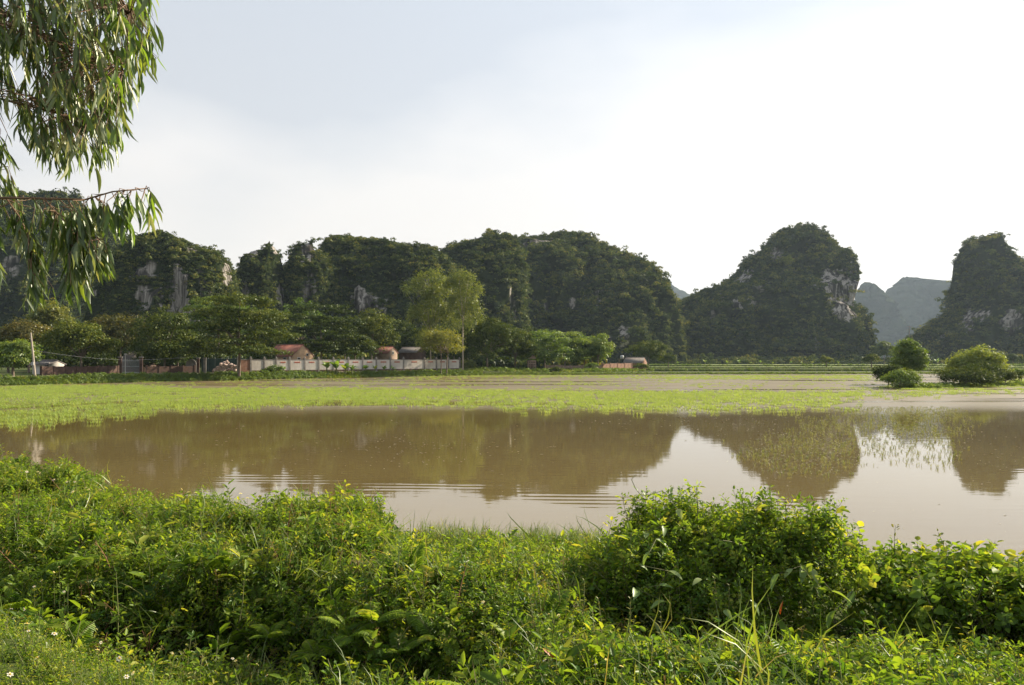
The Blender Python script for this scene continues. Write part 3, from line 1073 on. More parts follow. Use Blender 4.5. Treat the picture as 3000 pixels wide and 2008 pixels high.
rice_field([(2420, 1220), (2300, 1265), (2150, 1332), (2239, 1392), (2350, 1398), (2461, 1392), (2560, 1345), (2680, 1372), (2790, 1362), (2800, 1290), (2832, 1221), (2802, 1193), (2534, 1193)],
           2.0, 'rice_seedlings', 'loose patch of drowned rice seedlings over the hill reflections at right', 'rice_single', 5, skip=sparse(.8), sc=.62)
rice_field([(2480, 1150), (2620, 1128), (2760, 1126), (3080, 1108), (3080, 1150), (2900, 1158), (2700, 1166), (2540, 1172)],
           1.0, 'rice_seedlings', 'pale thin rice rows around the round bushes at right', 'rice', 6, skip=sparse(.33), sc=.9)
rice_field([(1450, 1100), (2000, 1100.5), (2560, 1101), (2560, 1112), (2000, 1113), (1700, 1106), (1350, 1107), (1100, 1109)],
           .7, 'rice_seedlings', 'thin strip of rice seedlings along the far shore', 'rice', 7, skip=sparse(.42), Yr=(100, 150), sc=.9)
rice_field([(380, 1112), (1000, 1108), (1700, 1106), (2560, 1112), (2560, 1156), (1400, 1152), (600, 1148), (380, 1132)],
           .8, 'rice_seedlings', 'very thin scattered seedlings in the pale water behind the bright band', 'rice', 17, skip=sparse(.03), sc=.8)
rice_field([(1340, 1300), (1600, 1306), (1600, 1322), (1340, 1318)], .6, 'rice_seedlings', 'few loose seedlings floating in the middle of the brown water', 'rice_single', 8, skip=sparse(.30), sc=.7)

rng = np.random.default_rng(77)                       # bits of straw and froth on the water
B = Buf()
for (x0, x1, y0, y1, n) in [(700, 1650, 1240, 1380, 150), (1000, 1500, 1270, 1340, 60), (1650, 2300, 1205, 1270, 90), (2150, 2560, 1215, 1395, 600), (2560, 2830, 1195, 1330, 260), (2780, 3000, 1260, 1420, 60), (1200, 2900, 1400, 1700, 60), (300, 900, 1260, 1480, 40)]:
    px, py = rng.normal((x0 + x1) / 2, (x1 - x0) * .27, n), rng.normal((y0 + y1) / 2, (y1 - y0) * .27, n)
    Y = EYE * F / (py - HY)
    p = np.stack([(px - CX) / F * Y, Y, np.full(n, .006)], 1)
    a = rng.uniform(0, 6.28, n)
    d = np.stack([np.cos(a), np.sin(a), 0 * a], 1)
    leaves(B, p, d, np.tile([0, 0, 1.0], (n, 1)), rng.uniform(.03, .16, n) * Y / 25, rng.uniform(.02, .045, n) * Y / 25, T_DIAMOND, 0)
o = link('floating_straw', B.mesh('floating_straw', M['speck']))
tag(o, 'pale bits of straw and froth floating on the water', 'straw', kind='stuff')

# fields and dikes beyond the pond at right


def strip(name, pts_, w, h, mat, label, cat, kind='structure', seg=40, z0=0.0):
    pts_ = np.asarray(pts_, float)
    t = np.linspace(0, len(pts_) - 1, seg)
    x = np.interp(t, np.arange(len(pts_)), pts_[:, 0])
    y = np.interp(t, np.arange(len(pts_)), pts_[:, 1])
    d = norm(np.stack([np.gradient(x), np.gradient(y)], 1))
    nx_, ny_ = -d[:, 1], d[:, 0]
    rows = []
    for off, hh in ((-w, -.3), (-w * .6, h * .8), (-w * .2, h), (w * .3, h * .95), (w * .65, h * .7), (w, -.3)):
        jit = fbm(np.stack([x * .3, y * .3, 0 * x + off], 1), 3, 4) * .12
        rows.append(np.stack([x + nx_ * (off + jit), y + ny_ * (off + jit), z0 + hh + jit * .5 * (hh > 0)], 1))
    v = np.stack(rows, 1).reshape(-1, 3)
    k = len(rows)
    f = [[i * k + j, (i + 1) * k + j, (i + 1) * k + j + 1, i * k + j + 1] for i in range(seg - 1) for j in range(k - 1)]
    o = link(name, Buf().add(v, f).mesh(name, mat, True))
    return tag(o, label, cat, kind=kind)


def field(name, x0, x1, y0, y1, z, label):
    xx = np.linspace(x0, x1, 30)
    yy = np.linspace(y0, y1, 10)
    a, b = np.meshgrid(xx, yy)
    i = (np.arange(9)[:, None] * 30 + np.arange(29)[None]).ravel()
    o = link(name, Buf().add(np.stack([a.ravel(), b.ravel(), np.full(a.size, z)], 1), np.stack([i, i + 1, i + 31, i + 30], 1)).mesh(name, M['field']))
    return tag(o, label, 'field', kind='structure')


field('rice_field', -4, 260, 172, 205, .43, 'bright green rice field just behind the first dike')
field('rice_field', 8, 260, 209, 262, .44, 'second green rice field farther back at right')
field('rice_field', 14, 300, 268, 372, .45, 'farthest pale green field at the foot of the hills')
strip('dike', [(2, 172), (80, 172), (260, 176)], 1.1, .8, M['ground'], 'low grassy dike along the far right shore', 'dike')
strip('dike', [(4, 207), (120, 207), (260, 208)], 1.0, .85, M['ground'], 'second low grassy dike between the rice fields', 'dike')
strip('dike', [(10, 265), (140, 265), (300, 268)], 1.3, 1.0, M['ground'], 'third dike close to the foot of the hills', 'dike')
strip('path', [(-75, 72), (-52.5, 104), (-40.5, 115.4), (-30, 125), (-14, 141)], .9, .955, M['path'], 'pale dirt lane in front of the village wall', 'path', seg=60)


# grass and weeds along the far bank and dikes
def tuft_mesh(seed, n, h, w, lean, mat):
    rng = np.random.default_rng(seed)
    B = Buf()
    a = rng.uniform(0, 6.28, n)
    le = rng.uniform(.1, lean, n)
    d = np.stack([np.cos(a) * le, np.sin(a) * le, np.ones(n)], 1)
    nn = np.stack([-np.cos(a), -np.sin(a), np.full(n, .5)], 1)
    p = np.stack([rng.normal(0, .12, n), rng.normal(0, .12, n), np.full(n, -.03)], 1) * h / .4
    leaves(B, p, d, nn, h * rng.uniform(.5, 1.1, n), w, T_BLADE, 0, np.clip(rng.normal(.45, .22, n), 0, 1))
    return B.mesh('tuft', mat)


def weed_ball(seed):
    rng = np.random.default_rng(seed)
    B = Buf()
    n = 150
    d = rand_dirs(rng, n)
    d[:, 2] = np.abs(d[:, 2])
    p = d * rng.uniform(.5, 1.0, (n, 1)) * [.55, .55, .75]
    nn = norm(d + rng.normal(size=(n, 3)) * .5)
    ax = norm(np.cross(nn, rand_dirs(rng, n)))
    sz = rng.uniform(.10, .24, n)
    leaves(B, p, ax, nn, sz, sz * .6, T_DIAMOND, 0, np.clip(rng.normal(.45, .2, n), 0, 1))
    return B.mesh('weed_ball', M['bright_leaf'])


proto_set('far_grass', [tuft_mesh(s, 16, .6, .07, .8, M['grass']) for s in range(4)] + [weed_ball(60 + s) for s in range(2)])


def weedy(name, pts_, wid, n, smin, smax, label, seed, leafy=.3):
    rng = np.random.default_rng(seed)
    pts_ = np.asarray(pts_, float)
    t = rng.random(n) * (len(pts_) - 1)
    x = np.interp(t, np.arange(len(pts_)), pts_[:, 0]) + rng.uniform(-wid, wid, n) * .6
    y = np.interp(t, np.arange(len(pts_)), pts_[:, 1]) + rng.uniform(-wid, wid, n) * .6
    z = ground_z(x, y)
    lf = rng.random(n) < leafy * (1 + 1.5 * fbm(np.stack([x * .15, y * .15, 0 * x], 1), 2, seed))
    idx = np.where(lf, rng.integers(4, 6, n), rng.integers(0, 4, n))
    s = rng.uniform(smin, smax, n) * np.where(lf, .7, .8)
    o = scatter(name, 'far_grass', np.stack([x, y, np.maximum(z, 0) - .02], 1), np.stack([0 * x, 0 * x, rng.uniform(0, 6.28, n)], 1), s, idx)
    return tag(o, label, 'grass', kind='stuff')


sh = [(x, far_shore(x) + .9) for x in (-66, -57.7, -50, -42.9, -35, -27.3, -16, -6.2)]
weedy('bank_grass', sh, 1.8, 5200, .5, 1.1, 'green weeds and grass along the village bank of the pond', 1, .45)
sh = [(x, far_shore(x) + .9) for x in (-8, 6, 20, 45, 72, 110)]
weedy('bank_grass', sh, 1.3, 3600, .35, .7, 'short grass edging the far right shore', 2, .15)
weedy('bank_grass', [(-6, 150), (10, 163), (28, 172)], 6, 1600, .8, 1.6, 'rough grass in front of the low brick walls', 12, .3)
weedy('bank_grass', [(2, 172), (80, 172), (140, 173)], 1.3, 2600, .8, 1.3, 'grass on the first dike at right', 3, .2)
weedy('bank_grass', [(4, 207), (120, 207), (170, 207)], 1.3, 2000, .8, 1.3, 'grass on the second dike at right', 4, .3)
weedy('bank_grass', [(10, 265), (140, 265), (200, 266)], 2.0, 2000, 1.0, 2.2, 'weeds on the third dike at right', 5, .5)
rng = np.random.default_rng(9)                         # low growth where fields meet the hills
n = 1500
x = rng.uniform(20, 330, n)
y = 372 + rng.uniform(-4, 24, n) + rng.normal(0, 3, n)
o = scatter('hill_foot_scrub', 'scrub', np.stack([x, y, ground_z(x, y) - .2], 1), np.stack([0 * x, 0 * x, rng.uniform(0, 6.28, n)], 1), rng.lognormal(.15, .45, n))
tag(o, 'scrub along the foot of the right hills', 'scrub', kind='stuff')
n = 500
x = rng.uniform(-150, 20, n)
y = 178 + rng.uniform(0, 40, n) - .1 * x
o = scatter('hill_foot_scrub', 'scrub', np.stack([x, y, ground_z(x, y) - .2], 1), np.stack([0 * x, 0 * x, rng.uniform(0, 6.28, n)], 1), rng.lognormal(.6, .35, n))
tag(o, 'dark scrub behind the village at the foot of the left hills', 'scrub', kind='stuff')


# ------------------------------------------------------------------ trees


def crown_mesh(lobes, nclump, per, leaf, mat, seed, flat=.6, tint=.45, clr=None, droop=0.0):
    """leaf faces gathered in clumps on and in the lobes (x, y, z, rx, ry, rz)"""
    rng = np.random.default_rng(seed)
    lobes = np.asarray(lobes, float)
    vol = (lobes[:, 3] * lobes[:, 4] * lobes[:, 5]) ** (2 / 3)
    B = Buf()
    which = rng.choice(len(lobes), nclump, p=vol / vol.sum())
    cents = []
    for w in which:
        L = lobes[w]
        d = rand_dirs(rng, 1)[0]
        if d[2] < -.35:
            d[2] *= -.6
        c = L[:3] + d * L[3:] * (rng.uniform(.55, 1.0) ** .6 if rng.random() > .13 else rng.uniform(1.0, 1.22))
        cents.append(c)
        r = (clr or .30 * L[3:].mean()) * rng.uniform(.6, 1.35)
        n = int(per * rng.uniform(.6, 1.3))
        e = rand_dirs(rng, n)
        e = norm(e + d * .35 + [0, 0, .25])
        p = c + e * r * rng.uniform(.35, 1.1, (n, 1)) * [1, 1, flat]
        p[:, 2] -= droop * rng.random(n) * r
        nn = norm(e * .8 + [0, 0, .35] + rng.normal(size=(n, 3)) * .38)
        ax = norm(np.cross(nn, rand_dirs(rng, n)) - [0, 0, droop])
        s = leaf * rng.uniform(.6, 1.35, n)
        tn = np.clip(tint + rng.normal(0, .13) + rng.normal(0, .14, n) + .12 * e[:, 2], 0, 1)  # lit tops put into the tint: upward leaves lighter
        leaves(B, p - ax * s[:, None] * .5, ax, nn, s, s * .62, T_DIAMOND, 0, tn)
    return B, np.array(cents)


def tree(name, label, px, Y, top, bot, hw, mat, seed, base=None, flat=.6, lean=0.0, trunk_r=.16, clumps=90, per=46, leaf=.34, bark='bark', lobes=None, group=None, tint=.45, droop=0., cat='tree', stems=1):
    rng = np.random.default_rng(seed)
    x0 = (px - CX) / F * Y
    gz0 = float(ground_z(x0, Y)) if base is None else base
    zt, zb = EYE + (HY - top) / F * Y - gz0, EYE + (HY - bot) / F * Y - gz0
    zb = max(zb, .05)
    R = hw / F * Y * (1.12 if hw > 40 and cat == 'tree' else 1.0)
    if cat == 'tree' and clumps > 60:
        clumps = int(clumps * 1.75)
        per = int(per * 1.2)
    t = thing(name, label, cat, (x0, Y, gz0), 0, group)
    if lobes is None:
        zc, rz = (zt + zb) / 2, (zt - zb) / 2
        lobes = [(0, 0, zc, R * .72, R * .7, rz * .85)]
        for k in range(6):
            a = k * 1.05 + rng.uniform(-.3, .3)
            lobes.append((math.cos(a) * R * .58, math.sin(a) * R * .5, zc + rng.uniform(-.5, .45) * rz, R * rng.uniform(.34, .5), R * .4, rz * rng.uniform(.35, .52)))
        lobes.append((lean * R + rng.uniform(-.2, .2) * R, 0, zt - rz * .42, R * .5, R * .45, rz * .42))
    else:
        lobes = [(l[0] * R, l[1] * R, zb + (zt - zb) * l[2], l[3] * R, l[4] * R, l[5] * (zt - zb)) for l in lobes]
    B, cents = crown_mesh(lobes, clumps, per, leaf, mat, seed, flat, tint, droop=droop, clr=min(.33 * R, 1.25))
    link('crown', B.mesh('crown', M[mat]), t)
    T = Buf()
    for sidx in range(stems):
        ox = 0 if stems == 1 else rng.uniform(-.3, .3) * R
        fork = np.array([ox * 1.2 + lean * .2 * R, rng.uniform(-.2, .2), zb + (zt - zb) * .3])
        if fork[2] > .25:
            tp = np.array([[ox, 0, -.15], [ox + rng.uniform(-.1, .1), 0, fork[2] * .5], fork])
            v, f = tube(tp, [trunk_r * 1.25, trunk_r, trunk_r * .75], 7)
            T.add(v, f)
        for c in cents[rng.choice(len(cents), min(9, len(cents)), replace=False)]:
            m = (fork + c) / 2 + [0, 0, .1 * R]
            v, f = tube([fork - [0, 0, .1], m, c], [trunk_r * .55, trunk_r * .35, trunk_r * .12], 5)
            T.add(v, f)
    link('trunk', T.mesh('trunk', M[bark], True), t)
    return t


LAY = [(0, 0, .88, .62, .55, .09), (-.35, .1, .72, .55, .5, .09), (.42, -.1, .68, .52, .5, .09), (-.5, -.2, .5, .5, .5, .08), (.1, .2, .55, .6, .5, .1), (.52, .1, .42, .46, .5, .08), (-.15, -.3, .3, .6, .5, .09), (.35, -.3, .2, .45, .45, .08), (-.55, 0, .18, .4, .4, .08)]
TALL = [(0, 0, .9, .45, .45, .1), (-.35, 0, .78, .5, .45, .13), (.3, .1, .72, .55, .5, .14), (0, -.1, .55, .65, .5, .15), (-.4, .1, .45, .45, .45, .15), (.45, 0, .42, .42, .4, .14), (0, 0, .25, .5, .5, .14)]
GT = 'trees in and around the village'
tree('shade_tree', 'light green small tree at the left edge beside the concrete pole', 38, 96, 998, 1092, 58, 'bright_leaf', 1, clumps=80, leaf=.28, group=GT)
tree('shade_tree', 'orange-brown tree right behind the concrete pole top', 85, 118, 944, 1030, 66, 'brown_leaf', 2, clumps=90, group=GT)
tree('shade_tree', 'tall yellowish tree rising behind the orange-brown tree', 150, 150, 888, 985, 50, 'yellow_leaf', 3, clumps=85, leaf=.36, tint=.3, group=GT)
tree('shade_tree', 'dark tree filling the corner behind the light green edge tree', 25, 122, 965, 1090, 66, 'tree_leaf', 103, clumps=80, tint=.3, group=GT)
tree('shade_tree', 'fresh green bushy tree above the low brick wall', 238, 104, 945, 1092, 88, 'tree_leaf', 4, clumps=120, leaf=.3, tint=.6, group=GT)
tree('shade_tree', 'olive-brown rounded tree left of the brick gate', 352, 128, 926, 1066, 86, 'brown_leaf', 5, clumps=120, tint=.25, group=GT)
tree('shade_tree', 'dark dense tree shading the brick gate', 484, 119, 914, 1090, 92, 'tree_leaf', 6, clumps=130, leaf=.32, tint=.32, group=GT)
tree('shade_tree', 'low dark tree added as crown shade right of the brick gate', 520, 121, 985, 1092, 62, 'tree_leaf', 66, clumps=80, tint=.2, group=GT)  # added to darken the space under the crowns
tree('spreading_tree', 'biggest layered tree in front of the white wall left end', 700, 113, 862, 1072, 146, 'tree_leaf', 7, flat=.32, lobes=LAY, clumps=230, per=60, leaf=.30, tint=.5, trunk_r=.2, group=GT)
tree('spreading_tree', 'bright crown peeking over the biggest layered tree', 640, 148, 868, 1000, 100, 'bright_leaf', 77, flat=.4, lobes=LAY, clumps=120, leaf=.36, tint=.4, group=GT)
tree('spreading_tree', 'dark layered tree behind the red roofed gable house', 940, 152, 888, 1066, 112, 'tree_leaf', 8, flat=.32, lobes=LAY, clumps=190, per=54, leaf=.36, tint=.35, group=GT)
tree('shade_tree', 'rounded mid green tree right of the dark layered tree', 1088, 172, 910, 1055, 72, 'tree_leaf', 9, clumps=110, leaf=.4, tint=.55, group=GT)
tree('shade_tree', 'low dark tree added as crown shade behind the small red roof', 1040, 158, 985, 1066, 70, 'tree_leaf', 99, clumps=70, leaf=.38, tint=.25, group=GT)  # added dark fill for the shade below the neighbouring crowns
tree('slender_tree', 'tall airy pale green tree with leaves from mid height, left of its twin', 1262, 150, 794, 1058, 80, 'olive_leaf', 10, flat=.9, lobes=TALL, clumps=210, per=36, leaf=.30, tint=.5, bark='pale_bark', trunk_r=.13, group=GT, droop=.5)
tree('slender_tree', 'tall slender tree on a bare pale leaning trunk', 1356, 146, 794, 1000, 58, 'olive_leaf', 11, flat=.9, lobes=TALL, clumps=130, per=36, leaf=.28, tint=.6, bark='pale_bark', trunk_r=.15, group=GT, droop=.5)
tree('shade_tree', 'yellow-green small tree in front of the white wall right end', 1290, 138, 968, 1062, 62, 'yellow_leaf', 12, clumps=90, leaf=.26, tint=.25, trunk_r=.1, stems=3, group=GT)
tree('shade_tree', 'large dark round tree right of the white wall', 1428, 152, 934, 1092, 88, 'tree_leaf', 13, clumps=150, leaf=.36, tint=.35, group=GT)
tree('shade_tree', 'dark bushy tree between the round tree and the ruined brick hut', 1510, 160, 965, 1088, 62, 'tree_leaf', 14, clumps=90, leaf=.34, tint=.45, group=GT)
tree('spreading_tree', 'bright green layered tree right above the ruined brick hut', 1595, 162, 968, 1070, 68, 'bright_leaf', 15, flat=.4, lobes=LAY, clumps=100, leaf=.34, tint=.45, group=GT)
tree('spreading_tree', 'bright green layered tree second from the ruined brick hut', 1655, 172, 970, 1074, 66, 'bright_leaf', 16, flat=.4, lobes=LAY, clumps=100, leaf=.36, tint=.5, group=GT)
tree('spreading_tree', 'mid green tree third along the row behind the brick wall', 1712, 176, 984, 1074, 50, 'bright_leaf', 17, flat=.5, clumps=90, leaf=.36, tint=.35, group=GT)
tree('shade_tree', 'last fresh green tree at the right end of the tree row', 1752, 174, 982, 1074, 42, 'bright_leaf', 18, clumps=90, leaf=.34, tint=.5, group=GT)
tree('shade_tree', 'small rounded tree right behind the orange brick house', 1900, 215, 1003, 1066, 52, 'tree_leaf', 19, clumps=100, leaf=.42, tint=.55, group=GT)
tree('shade_tree', 'small bush tree beside the orange brick house', 1958, 240, 1034, 1066, 26, 'tree_leaf', 20, clumps=50, leaf=.4, tint=.5, group=GT)
tree('shade_tree', 'hazy olive tree in the gap left of the island tree', 2590, 330, 1000, 1056, 34, 'olive_leaf', 21, clumps=70, leaf=.6, tint=.4)
tree('shade_tree', 'second hazy olive tree right in front of the valley gap', 2635, 345, 1012, 1056, 30, 'olive_leaf', 22, clumps=60, leaf=.6, tint=.35)
tree('shade_tree', 'tiny round dark tree on the dike left of the island bushes', 2553, 207, 1038, 1068, 22, 'tree_leaf', 23, clumps=50, leaf=.36, tint=.45)
tree('shade_tree', 'tiny pale tree on the dike below the orange cliff', 2421, 209, 1044, 1068, 17, 'olive_leaf', 24, clumps=40, leaf=.34, tint=.5)
tree('shade_tree', 'low dark tree at the right edge of the far field', 2968, 300, 1036, 1064, 26, 'tree_leaf', 25, clumps=50, leaf=.5, tint=.3)
for i, (px, Y, top, bot, hw, mt, tn) in enumerate([(300, 150, 985, 1085, 80, 'tree_leaf', .2), (420, 155, 975, 1085, 80, 'tree_leaf', .15), (180, 140, 1000, 1090, 80, 'tree_leaf', .2), (540, 152, 930, 1080, 70, 'tree_leaf', .35),
        (800, 165, 905, 1060, 80, 'tree_leaf', .45), (880, 185, 880, 1050, 80, 'bright_leaf', .25), (1010, 195, 930, 1060, 70, 'tree_leaf', .3), (1170, 190, 935, 1060, 60, 'tree_leaf', .25), (1235, 185, 960, 1062, 60, 'tree_leaf', .2), (1330, 178, 970, 1080, 60, 'tree_leaf', .2), (1480, 190, 955, 1080, 60, 'tree_leaf', .4), (1560, 195, 965, 1075, 60, 'tree_leaf', .3)]):
    tree('shade_tree', ['dark tree in the back row behind the olive-brown tree', 'dark tree in the back row behind the brick gate', 'dark tree in the back row behind the whitish shed', 'mid green tree between the cliff foot and the biggest layered tree',
                        'tree behind the right side of the biggest layered tree', 'bright tree under the white rock scar, in the back row', 'dark tree behind the rounded mid green tree', 'dark tree left behind the tall slender trees', 'dark tree between the two slender trunks', 'dark tree behind the bare pale leaning trunk',
                        'tree rising behind the large dark round tree', 'tree rising behind the ruined brick hut'][i], px, Y, top, bot, hw, mt, 300 + i, clumps=90, leaf=.42, tint=tn, group=GT)
for i, (px, Y, top, hw) in enumerate([(165, 118, 1040, 46), (290, 121, 1035, 50), (430, 126, 1030, 50), (520, 128, 1040, 44), (610, 132, 1030, 50), (760, 134, 1025, 44)]):  # dark shrubs added to stand for the shade under the backlit crowns
    tree('shade_fill_shrub', ['shrub added as shade fill behind the low brick wall, left end', 'shrub added as shade fill behind the low brick wall, right end', 'shrub added as shade fill behind the gate pillar', 'shrub added as shade fill between the gate and the teal sheet', 'shrub added as shade fill behind the teal sheet', 'shrub added as shade fill left of the ochre gable house'][i],
         px, Y, top, 1095, hw, 'tree_leaf', 500 + i, clumps=70, leaf=.3, tint=.12, trunk_r=.06, cat='shrub', stems=2, group='shrubs added as village shade')
# island bushes at right
GI = 'bushes on the islet at right'
tree('island_tree', 'upright bright green tree standing on the islet at right', 2662, 93, 998, 1098, 44, 'bright_leaf', 31, clumps=170, leaf=.2, tint=.45, base=.05, trunk_r=.1, group=GI,
     lobes=[(0, 0, .85, .45, .45, .14), (-.3, 0, .66, .5, .5, .16), (.35, 0, .6, .55, .5, .15), (0, 0, .42, .7, .6, .18), (.6, 0, .4, .4, .4, .12), (-.4, 0, .25, .5, .5, .16), (.3, 0, .2, .5, .5, .15)])
tree('island_bush', 'dark round bush in front of the upright islet tree', 2603, 84, 1070, 1136, 42, 'tree_leaf', 32, clumps=130, leaf=.18, tint=.35, base=0., trunk_r=.05, group=GI, cat='bush', stems=2)
tree('island_bush', 'low bright bush at the water edge of the islet', 2640, 80.5, 1088, 1142, 56, 'bright_leaf', 33, clumps=160, leaf=.16, tint=.45, base=0., trunk_r=.05, group=GI, cat='bush', stems=2)
tree('island_bush', 'large domed bright green bush at right', 2862, 98, 1020, 1106, 72, 'bright_leaf', 34, clumps=260, per=56, leaf=.24, tint=.75, base=0.05, trunk_r=.1, group=GI, cat='bush', stems=3,
     lobes=[(.1, 0, .72, .6, .5, .26), (-.45, 0, .5, .5, .5, .24), (.55, 0, .5, .45, .5, .3), (0, 0, .35, .9, .6, .3), (-.75, 0, .3, .3, .4, .2), (.8, 0, .25, .3, .4, .22), (-.3, -.3, .12, .7, .5, .16), (.5, -.3, .1, .6, .5, .14)])
tree('island_bush', 'low dark mound of a bush in the rice water at right', 2830, 84, 1082, 1138, 76, 'tree_leaf', 35, clumps=220, leaf=.17, tint=.4, base=0., trunk_r=.05, group=GI, cat='bush', stems=2)
tree('island_bush', 'dark bush tucked under the large domed bush', 2885, 90, 1070, 1122, 66, 'tree_leaf', 36, clumps=150, leaf=.18, tint=.4, base=0.0, trunk_r=.05, group=GI, cat='bush', stems=2)
tree('island_bush', 'small low bush right of the dark mound', 2940, 88, 1088, 1126, 40, 'tree_leaf', 37, clumps=90, leaf=.17, tint=.5, base=0., trunk_r=.05, group=GI, cat='bush', stems=2)
tree('island_bush', 'smallest bush at the far right end of the islet', 2985, 92, 1082, 1114, 24, 'bright_leaf', 38, clumps=45, leaf=.17, tint=.4, base=0., trunk_r=.05, group=GI, cat='bush', stems=2)
weedy('islet_grass', [(41, 80), (48, 85), (57, 89), (68, 91)], 3.0, 900, .5, 1.1, 'rough grass at the foot of the islet bushes', 55, .3)
strip('islet', [(43, 82), (50, 87), (57, 91), (66, 92)], 2.6, .10, M['ground'], 'low muddy islet under the round bushes', 'islet', seg=24)
# small shrubs by the village wall
tree('bank_shrub', 'leafy shrub on the bank below the red brick wall end', 800, 119.5, 1074, 1106, 34, 'bright_leaf', 41, clumps=50, leaf=.2, tint=.3, trunk_r=.04, cat='shrub', stems=2)
tree('bank_shrub', 'leafy shrub right of the large dark round tree trunk', 1375, 147, 1058, 1090, 18, 'olive_leaf', 42, clumps=40, leaf=.22, tint=.5, trunk_r=.04, cat='shrub')
tree('bank_shrub', 'dark shrub in the grass before the low brick wall', 1628, 156, 1078, 1096, 22, 'tree_leaf', 43, clumps=40, leaf=.2, tint=.5, trunk_r=.04, cat='shrub', stems=2)
tree('bank_shrub', 'dark shrub on the dike before the orange brick house', 1880, 172, 1068, 1082, 24, 'tree_leaf', 44, clumps=40, leaf=.22, tint=.5, trunk_r=.04, cat='shrub', stems=2)
tree('bank_shrub', 'tangled shrub at the middle of the low brick wall', 1735, 168, 1062, 1086, 20, 'bright_leaf', 45, clumps=40, leaf=.2, tint=.4, trunk_r=.04, cat='shrub', stems=2)


# banana plants
def banana_leaf(seed, ln, w):
    rng = np.random.default_rng(seed)
    n = 9
    s = np.linspace(0, 1, n)
    arch = rng.uniform(.9, 1.7)
    x = s * ln * .8 * (1 - .15 * s)
    z = ln * (.75 * s - arch * .55 * s ** 2)
    wd = w * np.sin(np.clip(s * 1.05 + .05, 0, 1) ** .8 * math.pi) ** .6 * np.where(s < .12, .25, 1)
    v = []
    for i in range(n):
        ji = rng.uniform(.75, 1.1, 2)
        v += [[x[i], -wd[i] * .5 * ji[0], z[i] - .12 * wd[i]], [x[i], 0, z[i]], [x[i], wd[i] * .5 * ji[1], z[i] - .12 * wd[i]]]
    f = []
    for i in range(n - 1):
        f += [[3 * i, 3 * i + 3, 3 * i + 4, 3 * i + 1], [3 * i + 1, 3 * i + 4, 3 * i + 5, 3 * i + 2]]
    return Buf().add(v, f, 0, np.clip(rng.normal(.5, .2), 0, 1)).mesh('banana_leaf', M['banana'], True)


BL = [banana_leaf(s, 1.7, .62) for s in range(6)]
BT = Buf().add(*tube([[0, 0, -.2], [.02, 0, .35], [.03, .01, .75]], [.12, .10, .06], 7)).mesh('stalk', M['stem'], True)


def banana(label, px, Y, scale, seed, group):
    rng = random.Random(seed)
    x0 = (px - CX) / F * Y
    t = thing('banana_plant', label, 'banana plant', (x0, Y, float(ground_z(x0, Y)) + .02), rng.uniform(0, 6), group)
    t.scale = (scale,) * 3
    link('stalk', BT, t)
    for k in range(7):
        link('leaf', rng.choice(BL), t, (0.02, 0, .55 + .04 * k), (rng.uniform(-.15, .15), -rng.uniform(.1, .8), k * 2.4 + rng.uniform(-.3, .3)), rng.uniform(.7, 1.05))


for i, (px, Y, s) in enumerate([(958, 124.5, 1.3), (985, 125.4, 1.5), (1012, 126.3, 1.35), (1032, 127.2, 1.05), (1070, 129.6, .95), (1098, 131.2, .8), (1125, 132.6, .75), (1150, 133.8, .7)]):
    banana(['leftmost banana plant of the clump hiding the white wall', 'tallest banana plant of the clump hiding the white wall', 'yellowing banana plant right of the tallest one by the white wall', 'short banana plant at the right end of the wall clump',
            'small banana plant first right of the wall clump', 'small banana plant second right of the wall clump', 'small banana plant third right of the wall clump', 'smallest banana plant farthest right before the white wall'][i],
           px, Y, s, 50 + i, 'banana plants on the village bank')
FB = 'banana plants at the foot of the domed hill'
for i, px in enumerate([1985, 2066, 2130, 2165, 2199, 2228, 2264, 2317, 2349, 2380, 2456, 2745]):
    banana(['lone small banana plant left of the hill foot row, beside the brick house tree', 'tallest banana plant of the row below the domed hill', 'second banana plant right of the tallest in the hill foot row', 'third banana plant from the left in the hill foot row, after the tallest',
            'banana plant left of the middle of the hill foot row', 'broad banana plant in the middle of the hill foot row', 'shortest banana plant of the hill foot row', 'banana plant just right of the shortest one in the hill foot row', 'banana plant left of the tiny pale dike tree',
            'banana plant straight behind the tiny pale dike tree', 'last banana plant of the row, below the orange cliff', 'lone palm-like banana plant seen between the islet bushes, far behind'][i], px, 350 + (i * 37) % 13, [1.0, 1.6, 1.2, 1.35, 1.0, 1.3, .9, 1.1, 1.0, 1.3, 1.1, 1.9][i], 80 + i, FB)

# ------------------------------------------------------------------ village: walls, houses, pole
WA, WB = np.array([-41.3, 117.2]), np.array([-9.7, 146.2])


def on_wall(px):
    k = (px - CX) / F
    d = WB - WA
    t = (k * WA[1] - WA[0]) / (d[0] - k * d[1])
    return WA + d * t


wall_px = [697, 734, 774, 809, 848, 892, 933, 976, 1020, 1062, 1102, 1143, 1182, 1243, 1278, 1313, 1346]
wdir = norm(WB - WA)
wang = math.atan2(wdir[1], wdir[0])
wn_ = np.array([wdir[1], -wdir[0]])                     # towards the pond
gzw = .86
wall = thing('village_wall', 'long whitish plastered village wall with pillars and red vent slots', 'wall', (WA[0], WA[1], gzw), wang)


def bevel_box(sx, sy, sz, bv=.02):
    import bmesh
    bm = bmesh.new()
    bmesh.ops.create_cube(bm, size=1.0)
    for v in bm.verts:
        v.co = Vector((v.co.x * sx, v.co.y * sy, (v.co.z + .5) * sz))
    bmesh.ops.bevel(bm, geom=bm.edges[:], offset=bv, segments=1, affect='EDGES')
    me = bpy.data.meshes.new('box')
    bm.to_mesh(me)
    bm.free()
    return me


def with_mat(me, m):
    me.materials.append(m)
    return me


